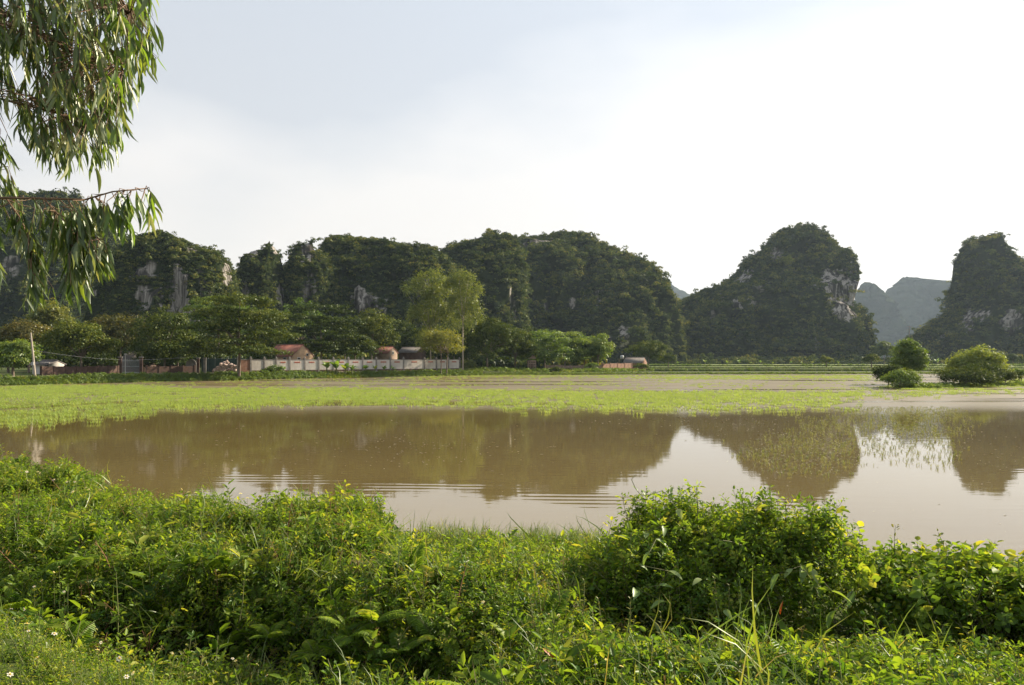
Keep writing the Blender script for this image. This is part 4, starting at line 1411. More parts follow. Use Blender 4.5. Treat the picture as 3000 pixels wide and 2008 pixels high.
Hw = 2.05
cap_me = with_mat(bevel_box(.42, .42, .09), M['pillar'])
import bmesh
bm = bmesh.new()
bmesh.ops.create_uvsphere(bm, u_segments=10, v_segments=7, radius=.13)
ball_me = bpy.data.meshes.new('ball')
bm.to_mesh(ball_me)
bm.free()
with_mat(ball_me, M['pillar'])
pil_me = with_mat(bevel_box(.3, .3, Hw + .12), M['pillar'])
pos = [float(np.dot(on_wall(p) - WA, wdir)) for p in wall_px]
for i, s in enumerate(pos):
    p = link('pillar', pil_me, wall, (s, 0, 0))
    c = link('pillar_cap', cap_me, p, (0, 0, Hw + .12))
    link('ball', ball_me, p, (0, 0, Hw + .31))
for i in range(len(pos) - 1):
    s0, s1 = pos[i] + .15, pos[i + 1] - .15
    L = s1 - s0
    red = i == 0
    link('base_course', with_mat(bevel_box(L, .26, .38), M['brick_dark'] if not red else M['brick']), wall, ((s0 + s1) / 2, 0, 0))
    pn = link('panel', with_mat(bevel_box(L, .16, Hw - .46), M['plaster'] if not red else M['brick']), wall, ((s0 + s1) / 2, 0, .38))
    link('coping', with_mat(bevel_box(L, .24, .08), M['pillar']), wall, ((s0 + s1) / 2, 0, Hw - .08))
    if not red and i > 2:
        v = link('vent', with_mat(bevel_box(min(1.2, L * .45), .08, .22), M['vent']), pn, (0, -.07, Hw - .46 - .48))


def gable_house(name, label, px, Y, yaw, L, W, He, Hr, wallm, roofm, z=None, windows=(), door=None, over=.3):
    """long axis along local x; gables at +-x"""
    x0 = (px - CX) / F * Y
    z = float(ground_z(x0, Y)) if z is None else z
    t = thing(name, label, 'house', (x0, Y, z), yaw)
    a, b = L / 2, W / 2
    v = [[-a, -b, -.1], [a, -b, -.1], [a, b, -.1], [-a, b, -.1], [-a, -b, He], [a, -b, He], [a, b, He], [-a, b, He], [-a, 0, Hr], [a, 0, Hr]]
    B = Buf().add(v, [[0, 1, 5, 4], [2, 3, 7, 6]])
    B.b.append((np.array([[1, 2, 6, 9, 5], [3, 0, 4, 8, 7]]), 0))
    link('wall', B.mesh('wall', M[wallm]), t)
    for sgn in (-1, 1):
        dz = (Hr - He) * over / b
        q = np.array([[-a - over, sgn * (b + over), He - dz + .04], [a + over * .2, sgn * (b + over), He - dz + .04], [a + over * .2, 0, Hr + .04], [-a - over, 0, Hr + .04]])
        q2 = q + [0, 0, .10]
        r = link('roof', Buf().add(np.concatenate([q, q2]), [[0, 1, 2, 3], [4, 5, 6, 7], [0, 1, 5, 4], [1, 2, 6, 5], [2, 3, 7, 6], [3, 0, 4, 7]]).mesh('roof', M[roofm]), t)
        if sgn == -1:
            link('ridge', Buf().add(*tube([[-a - over, 0, Hr + .14], [a + over * .2, 0, Hr + .14]], .11, 6)).mesh('ridge', M[roofm]), r)
    for (face, u, zc, w, h) in windows:
        if face == 'x':
            loc, rz = (a, u, zc), math.pi / 2
        else:
            loc, rz = (u, -b, zc), 0
        wdw = link('window', with_mat(bevel_box(w, .1, h), M['white']), t, loc, (0, 0, rz))
        link('pane', with_mat(bevel_box(w * .8, .06, h * .8, .005), M['dark']), wdw, (0, -.04, h * .1))
    if door:
        link('door', with_mat(bevel_box(door[1], .1, door[2]), M['dark']), t, (door[0], -b, 0))
    return t


gable_house('gable_house', 'red roofed house with ochre gable wall rising over the village wall', 850, 141, math.radians(-38), 7.5, 4.4, 2.7, 4.5, 'orange_plaster', 'roof', windows=[('x', -.9, 1.5, .7, .9), ('x', .9, 2.6, .45, .5), ('y', 1.5, 1.4, .9, 1.0)])
gable_house('gable_house', 'farther house with faded red tiled roof behind the white wall', 1130, 163, math.radians(-36), 4.2, 2.6, 3.4, 4.5, 'brick_pale', 'roof', windows=[('x', 0, 3.0, .6, .7)])
gable_house('gable_house', 'low house with grey roof behind the yellow-green small tree', 1208, 175, math.radians(-30), 5.0, 3.2, 3.6, 4.6, 'brick_dark', 'roof_grey')
gable_house('gable_house', 'orange brick house with grey sheet roof at the end of the brick wall', 1862, 196, math.radians(-30), 4.8, 3.2, 1.8, 2.9, 'brick', 'roof_grey', windows=[('y', 1.2, .9, .6, .8)], door=(-1.2, .8, 1.7))
gable_house('gable_house', 'whitish shed behind the low dark brick wall at left', 142, 108, math.radians(-20), 3.6, 2.0, 1.35, 1.75, 'white', 'roof_grey', windows=[('y', 1.0, .9, .8, .7)])
gable_house('gable_house', 'dark thatched looking shed behind the brick gate', 405, 130, math.radians(-25), 4.6, 3.6, 1.7, 3.1, 'brick_dark', 'roof_grey')


def px_wall(name, label, p0, Y0, p1, Y1, h, th, mat, cat='wall', n=6, seed=0, z=None):
    a = np.array([(p0 - CX) / F * Y0, Y0])
    b = np.array([(p1 - CX) / F * Y1, Y1])
    d = norm(b - a)
    L = np.linalg.norm(b - a)
    z = float(ground_z(*((a + b) / 2))) - .05 if z is None else z
    t = thing(name, label, cat, (a[0], a[1], z), math.atan2(d[1], d[0]))
    rng = random.Random(seed)
    seg = L / n
    for i in range(n):
        hh = h * rng.uniform(.93, 1.05)
        link('wall_section', with_mat(bevel_box(seg - .26, th, hh), M[mat]), t, ((i + .5) * seg, 0, 0))
        link('pier', with_mat(bevel_box(.26, th * 1.5, h * 1.08), M[mat]), t, (i * seg, 0, 0))
    link('pier', with_mat(bevel_box(.26, th * 1.5, h * 1.08), M[mat]), t, (L, 0, 0))
    return t


px_wall('brick_wall', 'low brown brick wall with shade toned in at left behind the weedy bank', 122, 98, 345, 110, 1.15, .22, 'brick_dark', n=7)
px_wall('brick_wall', 'low pinkish brick wall under the bright tree row', 1600, 166, 1760, 172, 1.35, .22, 'brick_pale', n=7, seed=2)
px_wall('brick_wall', 'low orange brick wall leading to the orange brick house', 1765, 176, 1850, 186, 1.7, .22, 'brick', n=4, seed=3)
px_wall('brick_wall', 'shadowed brick wall between the gate and the rubble heap', 430, 113, 570, 118, 1.1, .22, 'brick_dark', n=4, seed=4)

# gate with brick pillars and two barred leaves
gp0 = PX(352, 0, 111.0)
gate = thing('gate', 'grey metal gate between two brick pillars in the tree shade', 'gate', (gp0[0], 111.0, float(ground_z(gp0[0], 111.0)) - .03), math.radians(20))
for s in (0, 2.7):
    p = link('pillar', with_mat(bevel_box(.45, .45, 2.3), M['brick_dark']), gate, (s, 0, 0))
    link('pillar_cap', with_mat(bevel_box(.6, .6, .14), M['pillar']), p, (0, 0, 2.3))
bar_me = with_mat(bevel_box(.05, .05, 1.8, .008), M['metal'])
rail_me = with_mat(bevel_box(1.1, .06, .07, .008), M['metal'])
for s in (.78, 1.92):
    lf = link('gate_leaf', rail_me, gate, (s, 0, .12))
    for zz in (.9, 1.7):
        link('rail', rail_me, lf, (0, 0, zz))
    for k in range(8):
        link('bar', bar_me, lf, (-.5 + k * 1.0 / 7, .004, 0))
for i, px in enumerate((580, 600)):
    p0 = PX(px, 0, 117.5)
    o = thing('brick_pillar', ['left one of two brick pillars before the teal sheet', 'right one of two brick pillars before the teal sheet'][i], 'pillar', (p0[0], 117.5, float(ground_z(p0[0], 117.5)) - .05), .3)
    b = link('shaft', with_mat(bevel_box(.4, .4, 2.2), M['pillar' if i else 'brick_dark']), o)
    link('cap', with_mat(bevel_box(.52, .52, .12), M['pillar']), o, (0, 0, 2.2))
p0 = PX(560, 0, 118.5)
o = thing('arch_slab', 'rounded pale cement slab under the dark trees', 'slab', (p0[0], 118.5, float(ground_z(p0[0], 118.5)) - .05), .2)
a = np.linspace(0, math.pi, 13)
out_ = np.stack([np.cos(a) * .75, 0 * a, 1.35 + np.sin(a) * .75], 1)
out_ = np.concatenate([[[.75, 0, 0]], out_, [[-.75, 0, 0]]])
n = len(out_)
V = np.concatenate([out_ + [0, -.12, 0], out_ + [0, .12, 0]])
B = Buf().add(V, [[i, (i + 1) % n, n + (i + 1) % n, n + i] for i in range(n)])
B.b.append((np.array([list(range(n)), list(range(n, 2 * n))]), 0))
link('slab_face', B.mesh('slab_face', M['pillar']), o)
p0 = PX(650, 0, 124.0)
sc_ = thing('sheet_fence', 'teal sheet fence behind the pale rubble heap', 'fence', (p0[0], 124.0, float(ground_z(p0[0], 124)) - .05), .35)
sheet = with_mat(bevel_box(.98, .05, 2.2), M['teal'])
for k in range(6):
    link('sheet', sheet, sc_, (-2.5 + k, .03 * (k % 2), 0))
    if k < 5:
        link('post', with_mat(bevel_box(.08, .08, 2.3, .01), M['metal']), sc_, (-2.0 + k, .1, 0))
# rubble heap
rng = np.random.default_rng(12)
p0 = PX(665, 0, 119.5)
hp = thing('rubble_heap', 'sunlit heap of pale pinkish blocks left of the white wall', 'rubble', (p0[0], 119.5, float(ground_z(p0[0], 119.5)) - .05), .3)


def stone_mesh(seed):
    import bmesh
    r = np.random.default_rng(seed)
    bm = bmesh.new()
    bmesh.ops.create_icosphere(bm, subdivisions=1, radius=.5)
    for v in bm.verts:
        v.co = Vector(np.array(v.co) * r.uniform(.7, 1.2, 3))
    me = bpy.data.meshes.new('stone')
    bm.to_mesh(me)
    bm.free()
    return with_mat(me, M['rubble'])


SM = [stone_mesh(s) for s in range(5)]
for k in range(60):
    u = rng.uniform(-1, 1)
    hgt = (1 - abs(u)) ** .8 * 1.7 + .2
    link('block', SM[k % 5], hp, (u * 2.0, rng.uniform(-.6, .6), rng.uniform(0, hgt)), tuple(rng.uniform(0, 6, 3)), float(rng.uniform(.4, .85)))
# ruined brick hut
p0 = PX(1558, 0, 158.0)
h = thing('brick_hut', 'small ruined pale brick hut with square holes', 'hut', (p0[0], 158.0, float(ground_z(p0[0], 158)) - .05), .25)
B = Buf()
for zz in np.arange(0, 2.5, .5):
    B.add(*box(0, 0, zz + .12, 1.7, .5, .24))
for zz in np.arange(0.24, 2.2, .5):
    for xx in (-.74, -.25, .25, .74):
        B.add(*box(xx, 0, zz + .13, .22, .46, .26))
link('pierced_wall', B.mesh('pierced_wall', M['brick_pale']), h)
link('back_wall', with_mat(bevel_box(1.66, .2, 2.3), M['brick_dark']), h, (0, .5, 0))
v = [[-.85, -.25, 2.62], [.85, -.25, 2.62], [.6, -.25, 3.1], [.2, -.25, 3.3], [-.3, -.25, 2.9]]
V = np.concatenate([np.array(v), np.array(v) + [0, .4, 0]])
B = Buf().add(V, [[i, (i + 1) % 5, 5 + (i + 1) % 5, 5 + i] for i in range(5)])
B.b.append((np.array([[0, 1, 2, 3, 4], [5, 6, 7, 8, 9]]), 0))
link('broken_top', B.mesh('broken_top', M['brick_pale']), h)
# water tank on a frame by the orange house
p0 = PX(1822, 0, 206.0)
tk = thing('water_tank', 'dark water tank on a frame behind the orange brick wall', 'tank', (p0[0], 206.0, float(ground_z(p0[0], 206))), 0)
for sx in (-.7, .7):
    for sy in (-.5, .5):
        link('leg', with_mat(bevel_box(.12, .12, 2.6, .01), M['bark']), tk, (sx, sy, 0))
link('deck', with_mat(bevel_box(1.9, 1.4, .12), M['bark']), tk, (0, 0, 2.6))
link('tank_body', Buf().add(*tube([[0, 0, 2.72], [0, 0, 2.75], [0, 0, 3.5], [0, 0, 3.62], [0, 0, 3.66]], [.3, .5, .5, .3, .02], 14)).mesh('tank_body', M['metal']), tk)

# poles
base = PX(104, 1112, 92.0)
bz = float(ground_z(base[0], 92.0))
top = PX(90, 976, 92.0)
pl = thing('concrete_pole', 'leaning pale concrete utility pole on the left bank', 'pole', (base[0], 92.0, bz))
H = top[2] - bz
dx = top[0] - base[0]
link('shaft', Buf().add(*tube([[0, 0, -.3], [dx * .5, 0, H * .5], [dx, 0, H]], [.13, .11, .085], 8)).mesh('shaft', M['concrete'], True), pl)
link('meter_box', with_mat(bevel_box(.3, .2, .4), M['metal']), pl, (dx * .1 - .22, -.1, H * .28))
wp = np.linspace(0, 1, 14)
wire = np.stack([dx + wp * 12 - 0, wp * 16, H * .62 - 1.2 * np.sin(wp * math.pi) * .6 - wp * .8], 1)
link('wire', Buf().add(*tube(wire, .012, 4)).mesh('wire', M['metal']), pl)
base = PX(367, 1100, 108.5)
lp = thing('thin_pole', 'thin pale pole standing before the grey gate', 'pole', (base[0], 108.5, float(ground_z(base[0], 108.5))))
link('shaft', Buf().add(*tube([[0, 0, -.2], [0, 0, 2.7]], [.05, .045], 6)).mesh('shaft', M['white']), lp)
link('lamp_head', with_mat(bevel_box(.3, .12, .14), M['white']), lp, (0, 0, 2.7))
base = PX(2664, 1000, 420.0)
ep = thing('power_pole', 'distant power pole with cross arms beside the right edge hill', 'pole', (base[0], 420.0, float(ground_z(base[0], 420))))
hz_ = (HY - 955) / F * 420 + EYE - .3
link('shaft', Buf().add(*tube([[0, 0, -.2], [0, 0, hz_]], [.28, .18], 6)).mesh('shaft', M['bark']), ep)
for k in range(2):
    link('cross_arm', with_mat(bevel_box(2.6, .2, .22), M['bark']), ep, (0, 0, hz_ - .6 - 1.4 * k))
#PART3
# ------------------------------------------------------------------ near bank vegetation
MOUNDS = [(-8.9, 13.0, 2.0, 1.7, 1.22), (-6.7, 11.6, 1.6, 1.8, .92), (-7.9, 9.6, 1.8, 1.8, 1.12), (-5.0, 10.4, 1.5, 1.9, .88), (-5.6, 8.3, 1.5, 1.2, 1.05),
          (-3.4, 9.4, 1.2, 1.6, 1.06), (-2.3, 9.1, 1.0, 1.6, 1.02), (-3.7, 7.7, 1.3, .9, 1.12), (-1.9, 7.9, 1.1, 1.1, 1.02), (-1.3, 9.5, .9, 1.3, .6), (-.9, 6.9, .8, .9, 1.0),
          (.5, 5.0, .8, .8, 1.0), (1.5, 4.9, .9, .8, .96), (2.6, 5.2, 1.0, .7, .84), (3.5, 6.0, .7, .6, .58), (2.7, 4.3, .9, .6, 1.02), (.8, 3.9, 1.1, .5, 1.18), (-.4, 4.7, .6, .6, .82),
          (.1, 8.6, .8, 1.0, .7), (.5, 10.0, .8, 1.2, .30), (-.5, 10.6, .9, 1.2, .32), (.6, 7.2, .6, .8, .66), (-.1, 7.4, .7, .8, .9), (.2, 6.2, .8, .7, .92), (1.3, 6.1, .8, .6, .62), (1.0, 9.6, .6, 1.0, .36), (2.4, 6.2, .8, .4, .52), (3.3, 4.6, .7, .5, .92), (1.8, 3.9, .7, .5, 1.14), (6.6, 7.0, 1.2, 1.0, .9), (7.6, 8.6, 1.3, 1.1, 1.0), (5.6, 4.9, 1.2, .9, .95), (9.0, 7.4, 1.4, 1.3, 1.05), (7.4, 5.4, 1.3, 1.0, 1.1), (5.0, 3.8, 1.1, .7, 1.25), (-8.2, 6.8, 1.4, 1.2, 1.1), (-10.8, 11.0, 1.6, 1.8, 1.2), (-2.3, 6.1, .7, .45, .5), (-1.2, 5.5, .6, .5, .62), (-3.6, 6.3, .6, .4, .55), (4.0, 4.9, .5, .4, .72)]
BUSH_A = [(2.1, 8.2, 1.15, 1.0, 1.44), (1.35, 7.9, .75, .85, 1.2), (2.85, 8.0, .72, .85, 1.32), (2.0, 7.4, 1.1, .6, 1.08)]
BUSH_B = [(4.25, 7.5, .95, .85, 1.05), (5.25, 7.2, .95, .9, .9)]
BUSH_C = [(-2.33, 11.0, .38, .4, .92)]


def canopy(x, y, mounds, jitter=True):
    g = ground_z(x, y)
    h = np.array(g, float)
    for (cx, cy_, rx, ry, zt) in mounds:
        d2 = ((x - cx) / rx) ** 2 + ((y - cy_) / ry) ** 2
        k = np.sqrt(np.clip(1 - d2, 0, 1)) ** .42
        h = np.maximum(h, g + (zt - g) * k * (zt > g))
    if jitter:
        h = h + (h - g) * (fbm(np.stack([x * 1.1, y * 1.1, 0 * x], 1), 3, 21) * .6 + .25 * fbm(np.stack([x * 4, y * 4, 0 * x], 1), 2, 22))
    return g, h


ALLM = MOUNDS + BUSH_A + BUSH_B + BUSH_C


def hit(px, py):
    """depth and height where a view ray meets the vegetation"""
    Y = np.linspace(2.6, 16, 400)
    x = (px - CX) / F * Y
    z = EYE + (HY - py) / F * Y
    g, h = canopy(x, Y, ALLM, False)
    k = np.argmax(z < h + .08)
    if not (z < h + .08).any():
        k = 399
    return Y[k], np.array([x[k], Y[k], z[k]])


def sprig(seed, n, L, ln, wd, mat, tri=False, spread=1.0, droop=.2, stem='stem', tint=.52):
    rng = np.random.default_rng(seed)
    B = Buf()
    s = np.linspace(0, 1, 6)
    bend = rng.uniform(-.25, .25, 2)
    path = np.stack([bend[0] * L * s ** 2, bend[1] * L * s ** 2, L * (s - .08 * s ** 2) - .05], 1)
    v, f = tube(path, np.linspace(.004, .0015, 6), 3)
    B.add(v, f, 1)
    t = np.sort(rng.uniform(.12, 1.0, n))
    p = np.stack([np.interp(t, s, path[:, i]) for i in range(3)], 1)
    a = np.arange(n) * 2.4 + rng.normal(0, .4, n)
    up = rng.uniform(-.1, .6, n) + .5 * t ** 3
    d = norm(np.stack([np.cos(a) * spread, np.sin(a) * spread, up], 1))
    nn = norm(np.stack([-np.cos(a) * .5, -np.sin(a) * .5, np.ones(n)], 1) + rng.normal(0, .3, (n, 3)))
    p = p + d * (.012 + .03 * rng.random((n, 1)) * (1.1 - t[:, None]))
    l_ = ln * rng.uniform(.65, 1.2, n) * (1.05 - .45 * t)
    tn = np.clip(tint - .1 + .28 * t + rng.normal(0, .13, n), 0, 1)
    leaves(B, p, d, nn, l_, l_ * wd, T_OVATE, 0, tn)
    if tri:
        for sg in (-1, 1):
            sd = norm(np.cross(nn, d)) * sg
            leaves(B, p + d * .005, norm(d * .45 + sd), nn, l_ * .8, l_ * .8 * wd, T_OVATE, 0, tn)
    return B.mesh('sprig', [M[mat], M[stem]])


def frond_mesh(seed, L=.5, mat='weed', n=20):
    rng = np.random.default_rng(seed)
    B = Buf()
    s = np.linspace(0, 1, 9)
    c = rng.uniform(.5, .9)
    path = np.stack([L * (s * .9), 0.04 * L * np.sin(s * 3), L * (.75 * s - c * s ** 2)], 1)
    v, f = tube(path, np.linspace(.004, .0012, 9), 3)
    B.add(v, f, 1)
    t = np.linspace(.12, .99, n)
    p = np.stack([np.interp(t, s, path[:, i]) for i in range(3)], 1)
    dp = norm(np.gradient(p, axis=0))
    for sg in (-1, 1):
        sd = np.tile([0., sg, 0.], (n, 1))
        d = norm(sd + dp * .35 + [0, 0, -.15])
        nn = norm(np.cross(dp, sd) * sg)
        l_ = L * .24 * np.sin(np.clip(t * .93 + .12, 0, 1) * math.pi) ** .7 * rng.uniform(.85, 1.1, n) + .008
        leaves(B, p, d, nn, l_, l_ * .26 + .004, T_OVATE, 0, np.clip(.45 + .25 * t + rng.normal(0, .1, n), 0, 1))
    return B.mesh('frond', [M[mat], M['stem']])


NEAR = ([sprig(s, 24, .36, .062, .50, 'weed') for s in range(4)] +                     # 0-3 leafy weed
        [sprig(10 + s, 11, .34, .070, .42, 'weed', True) for s in range(3)] +           # 4-6 three-part leaves
        [sprig(20 + s, 22, .34, .060, .50, 'weed_dark') for s in range(3)] +            # 7-9 dark weed
        [sprig(30 + s, 10, .32, .072, .45, 'weed_dark', True) for s in range(2)] +      # 10-11
        [tuft_mesh(40 + s, 26, .42, .010, .8, M['grass']) for s in range(4)] +          # 12-15 grass
        [frond_mesh(50 + s, .42, 'weed') for s in range(2)] + [frond_mesh(52, .42, 'weed_dark')] +   # 16-18 fern
        [sprig(60 + s, 14, .36, .090, .85, 'weed', False, 1.2) for s in range(3)] +     # 19-21 round leaves
        [sprig(70 + s, 30, .24, .036, .50, 'weed', tint=.6) for s in range(3)] +        # 22-24 small herb
        [sprig(80 + s, 26, .40, .042, .36, 'yellow_leaf', tint=.3) for s in range(2)] +  # 25-26 yellowish weed
        [sprig(90 + s, 16, .42, .045, .35, 'brown_leaf', stem='dry_stem', tint=.6) for s in range(2)] +   # 27-28 withering weed
        [sprig(95 + s, 9, .38, .125, .42, 'weed', False, 1.1, tint=.5) for s in range(3)])                # 29-31 large leaves
proto_set('near', NEAR)


def grow(mounds, n_per, rng, mix, shell=.65, smin=.75, smax=1.25, bare=None, yellow=None):
    P, R, S, I = [], [], [], []
    for (cx, cy_, rx, ry, zt) in mounds:
        n = int(math.pi * rx * ry * n_per)
        a, r = rng.uniform(0, 6.28, n), np.sqrt(rng.random(n))
        x, y = cx + rx * r * np.cos(a), cy_ + ry * r * np.sin(a)
        g, h = canopy(x, y, ALLM)
        u = np.where(rng.random(n) < shell, 1 - .18 * rng.random(n), rng.random(n))
        z = g + np.maximum(h - g - .16, 0) * u
        keep = (y < near_shore(x) + .3) & (y > 3.0) & (np.abs(x) < .66 * y + 5)
        out = np.stack([(x - cx) / rx, (y - cy_) / ry], 1) * r[:, None]
        tx = -out[:, 1] * .8 + rng.normal(0, .35, n)
        ty = out[:, 0] * .8 + rng.normal(0, .35, n)
        P.append(np.stack([x, y, z], 1)[keep])
        R.append(np.stack([tx, ty, rng.uniform(0, 6.28, n)], 1)[keep])
        S.append((rng.uniform(smin, smax, n) * np.where(rng.random(n) < .07, 1.5, 1.0))[keep])
        nz2 = fbm(np.stack([x * .8, y * .8, 0 * x + 3], 1), 2, 31)
        kinds = np.array([m[0] for m in mix], object)
        w = np.array([m[1] for m in mix], float)
        cw = np.cumsum(w / w.sum())
        uu = (rng.random(n) * .75 + .5 + nz2 * .6) % 1.0
        ki = np.searchsorted(cw, uu)
        idx = np.array([rng.integers(mix[k][0][0], mix[k][0][1] + 1) for k in ki])
        I.append(idx[keep])
    return np.concatenate(P), np.concatenate(R), np.concatenate(S), np.concatenate(I)


rng = np.random.default_rng(101)
NEARM = [m for m in MOUNDS if m[1] < 5.7 and m[0] > -.6]  # right foreground mounds: shade put in as darker leaf kinds
P_, R_, S_, I_ = grow([m for m in MOUNDS if m not in NEARM], 290, rng, [((0, 3), 3.2), ((16, 18), .45), ((4, 6), 2.6), ((25, 26), .8), ((7, 11), 1.6), ((29, 31), .8), ((22, 24), 1.0), ((27, 28), .22), ((12, 15), .28)], smin=.7, smax=1.1)
P2, R2, S2, I2 = grow(NEARM, 270, rng, [((7, 9), 3.0), ((10, 11), 2.0), ((29, 31), .6), ((0, 3), 1.0), ((16, 18), .4), ((25, 26), .5), ((27, 28), .2), ((12, 15), .2)], smin=.7, smax=1.1)
P_, R_, S_, I_ = np.concatenate([P_, P2]), np.concatenate([R_, R2]), np.concatenate([S_, S2]), np.concatenate([I_, I2])
o = scatter('undergrowth', 'near', P_, R_, S_, I_)
tag(o, 'tangled green weeds and ferns covering the near bank', 'undergrowth', kind='stuff')

# level ground at the lower left: small herbs and grass
n = 5200
x = rng.uniform(-4.2, .4, n)
y = rng.uniform(2.9, 6.2, n)
ok = (y < np.clip(2.75 - .63 * x, 3.0, 6.0) + .35) & (np.abs(x) < .66 * y + .8)
x, y = x[ok], y[ok]
n = len(x)
idx = np.where(rng.random(n) < .74, rng.integers(22, 25, n), np.where(rng.random(n) < .4, rng.integers(12, 16, n), rng.integers(0, 7, n)))
s = rng.uniform(.5, 1.0, n) * np.where(idx >= 22, .9, np.where(idx >= 12, .42, .6))
o = scatter('low_herbs', 'near', np.stack([x, y, ground_z(x, y) - .02], 1), np.stack([rng.normal(0, .3, n), rng.normal(0, .3, n), rng.uniform(0, 6.28, n)], 1), s, idx)
tag(o, 'low sunlit herbs and grass on level ground at the lower left', 'herbs', kind='stuff')

# grass on the low shore in the middle and between the bushes
n = 9500
x = rng.uniform(-3.4, 12.2, n)
y = rng.uniform(5.0, 12.7, n)
g = ground_z(x, y)
ok = (y < near_shore(x) + .15) & (np.abs(x) < .66 * y + 5) & ((x > -1.4) | (y > 11.0)) & ((x < 1.6) | (y > 8.6) | (rng.random(n) < .25)) & ((y > 6.4) | (rng.random(n) < .2)) & ((x < 3.0) | (rng.random(n) < .45))
x, y, g = x[ok], y[ok], g[ok]
n = len(x)
idx = np.where(rng.random(n) < .74, rng.integers(12, 16, n), np.where(rng.random(n) < .5, rng.integers(22, 25, n), rng.integers(25, 27, n)))
o = scatter('shore_grass', 'near', np.stack([x, y, np.maximum(g, -.05) - .02], 1), np.stack([rng.normal(0, .25, n), rng.normal(0, .25, n), rng.uniform(0, 6.28, n)], 1), rng.uniform(.28, .6, n) * (1 - .35 * smooth(8, 12, y)), idx)
tag(o, 'yellow-green grass on the low shore between the bushes', 'grass', kind='stuff')
n = 160                                                  # thin emergent blades at the water edge
x = rng.uniform(-1.5, 1.6, n)
y = near_shore(x) + rng.uniform(-.1, .8, n) ** 2
o = scatter('shore_grass', 'near', np.stack([x, y, np.zeros(n) - .03], 1), np.stack([rng.normal(0, .1, n), rng.normal(0, .1, n), rng.uniform(0, 6.28, n)], 1), rng.uniform(.4, 1.0, n), rng.integers(12, 16, n))
tag(o, 'thin grass blades standing in the water edge at the centre', 'grass', kind='stuff')


def shrub(name, label, mounds, dens, mix, seed, leafkind=None, nleaf=0, leafscale=(.8, 1.3), shell=.6):
    rng = np.random.default_rng(seed)
    c = mounds[0]
    z0 = float(ground_z(c[0], c[1]))
    t = thing(name, label, 'bush', (c[0], c[1], z0))
    P_, R_, S_, I_ = grow(mounds, dens, rng, mix, shell)
    o = scatter('foliage', 'near', P_ - [c[0], c[1], z0], R_, S_, I_, parent=t)
    o['kind'] = 'stuff'
    for k in range(9):
        m = mounds[rng.integers(len(mounds))]
        a = rng.uniform(0, 6.28)
        b0 = np.array([m[0] + .25 * m[2] * math.cos(a), m[1] + .25 * m[3] * math.sin(a)])
        e0 = np.array([m[0] + .7 * m[2] * math.cos(a), m[1] + .7 * m[3] * math.sin(a)])
        zb = float(ground_z(*b0)) - .05
        zt = zb + (m[4] - zb) * .72
        pth = np.array([[b0[0], b0[1], zb], [(b0[0] + e0[0]) / 2, (b0[1] + e0[1]) / 2, zb * .4 + zt * .6], [e0[0], e0[1], zt]]) - [c[0], c[1], z0]
        link('stem', Buf().add(*tube(pth, [.016, .011, .006], 5)).mesh('stem', M['bark'], True), t)
    if leafkind is not None:
        for k in range(nleaf):
            m = mounds[rng.integers(len(mounds))]
            a, r = rng.uniform(3.3, 6.1) if rng.random() < .6 else rng.uniform(0, 6.28), rng.uniform(.3, .92)
            x, y = np.array([m[0] + m[2] * r * math.cos(a)]), np.array([m[1] + m[3] * r * math.sin(a)])
            g, h = canopy(x, y, ALLM)
            link('leaf', leafkind[k % len(leafkind)], t, (x[0] - c[0], y[0] - c[1], h[0] - z0 + rng.uniform(-.08, .05)), (rng.normal(0, .5), rng.normal(0, .5), rng.uniform(0, 6.28)), float(rng.uniform(*leafscale)))
    return t


def round_leaf(seed, mat, ln=.075, wd=.8):
    rng = np.random.default_rng(seed)
    a = np.linspace(0, 2 * math.pi, 11)[:-1]
    r = 1 + .10 * np.cos(3 * a) + rng.normal(0, .04, 10)
    v = np.stack([ln * .5 + ln * .52 * r * np.cos(a), ln * wd * .6 * r * np.sin(a), .12 * ln * np.abs(np.sin(a)) - .1 * ln * (np.cos(a) > .5)], 1)
    v = np.concatenate([[[ln * .4, 0, -.01 * ln]], v])
    return Buf().add(v, [[0, 1 + i, 1 + (i + 1) % 10] for i in range(10)], 0, float(np.clip(rng.normal(.5, .15), .1, .72))).mesh('leaf', M[mat])


RL = [round_leaf(s, 'weed') for s in range(5)]
shrub('vine_covered_bush', 'tall tangled green bush with pale vine leaves right of centre', BUSH_A, 250, [((0, 3), 3), ((7, 9), 2.0), ((4, 6), 2), ((29, 31), .5), ((22, 24), 1)], 201)
shrub('round_leaved_bush', 'leafy bush with broad rounded leaves at the right edge', BUSH_B, 210, [((19, 21), 3), ((0, 3), 1.4), ((7, 9), 1.4), ((25, 26), .3)], 202, RL, 240)
shrub('round_leaved_bush', 'small dark rounded shrub at the water edge left of centre', BUSH_C, 330, [((7, 9), 2), ((19, 21), 1)], 203, [round_leaf(20 + s, 'weed_dark') for s in range(3)], 60)


# pale vine with large leaves climbing over the tall bush
def lance_leaf(seed, mat, ln, w, curve=.25, fold=.18, side=0., n=7, tint=None):
    rng = np.random.default_rng(seed)
    s = np.linspace(0, 1, n)
    x = ln * s
    z = -curve * ln * s ** 2
    yc = side * ln * np.sin(s * math.pi)
    wd = w * np.sin(np.clip(s, .02, 1) ** .75 * math.pi) ** .85
    v = []
    for i in range(n):
        v += [[x[i], yc[i] - wd[i] * .5, z[i] + fold * wd[i]], [x[i], yc[i], z[i]], [x[i], yc[i] + wd[i] * .5, z[i] + fold * wd[i]]]
    f = []
    for i in range(n - 1):
        f += [[3 * i, 3 * i + 3, 3 * i + 4, 3 * i + 1], [3 * i + 1, 3 * i + 4, 3 * i + 5, 3 * i + 2]]
    return Buf().add(v, f, 0, float(np.clip(rng.normal(.5, .22), 0, 1)) if tint is None else tint).mesh('leaf', M[mat], True)


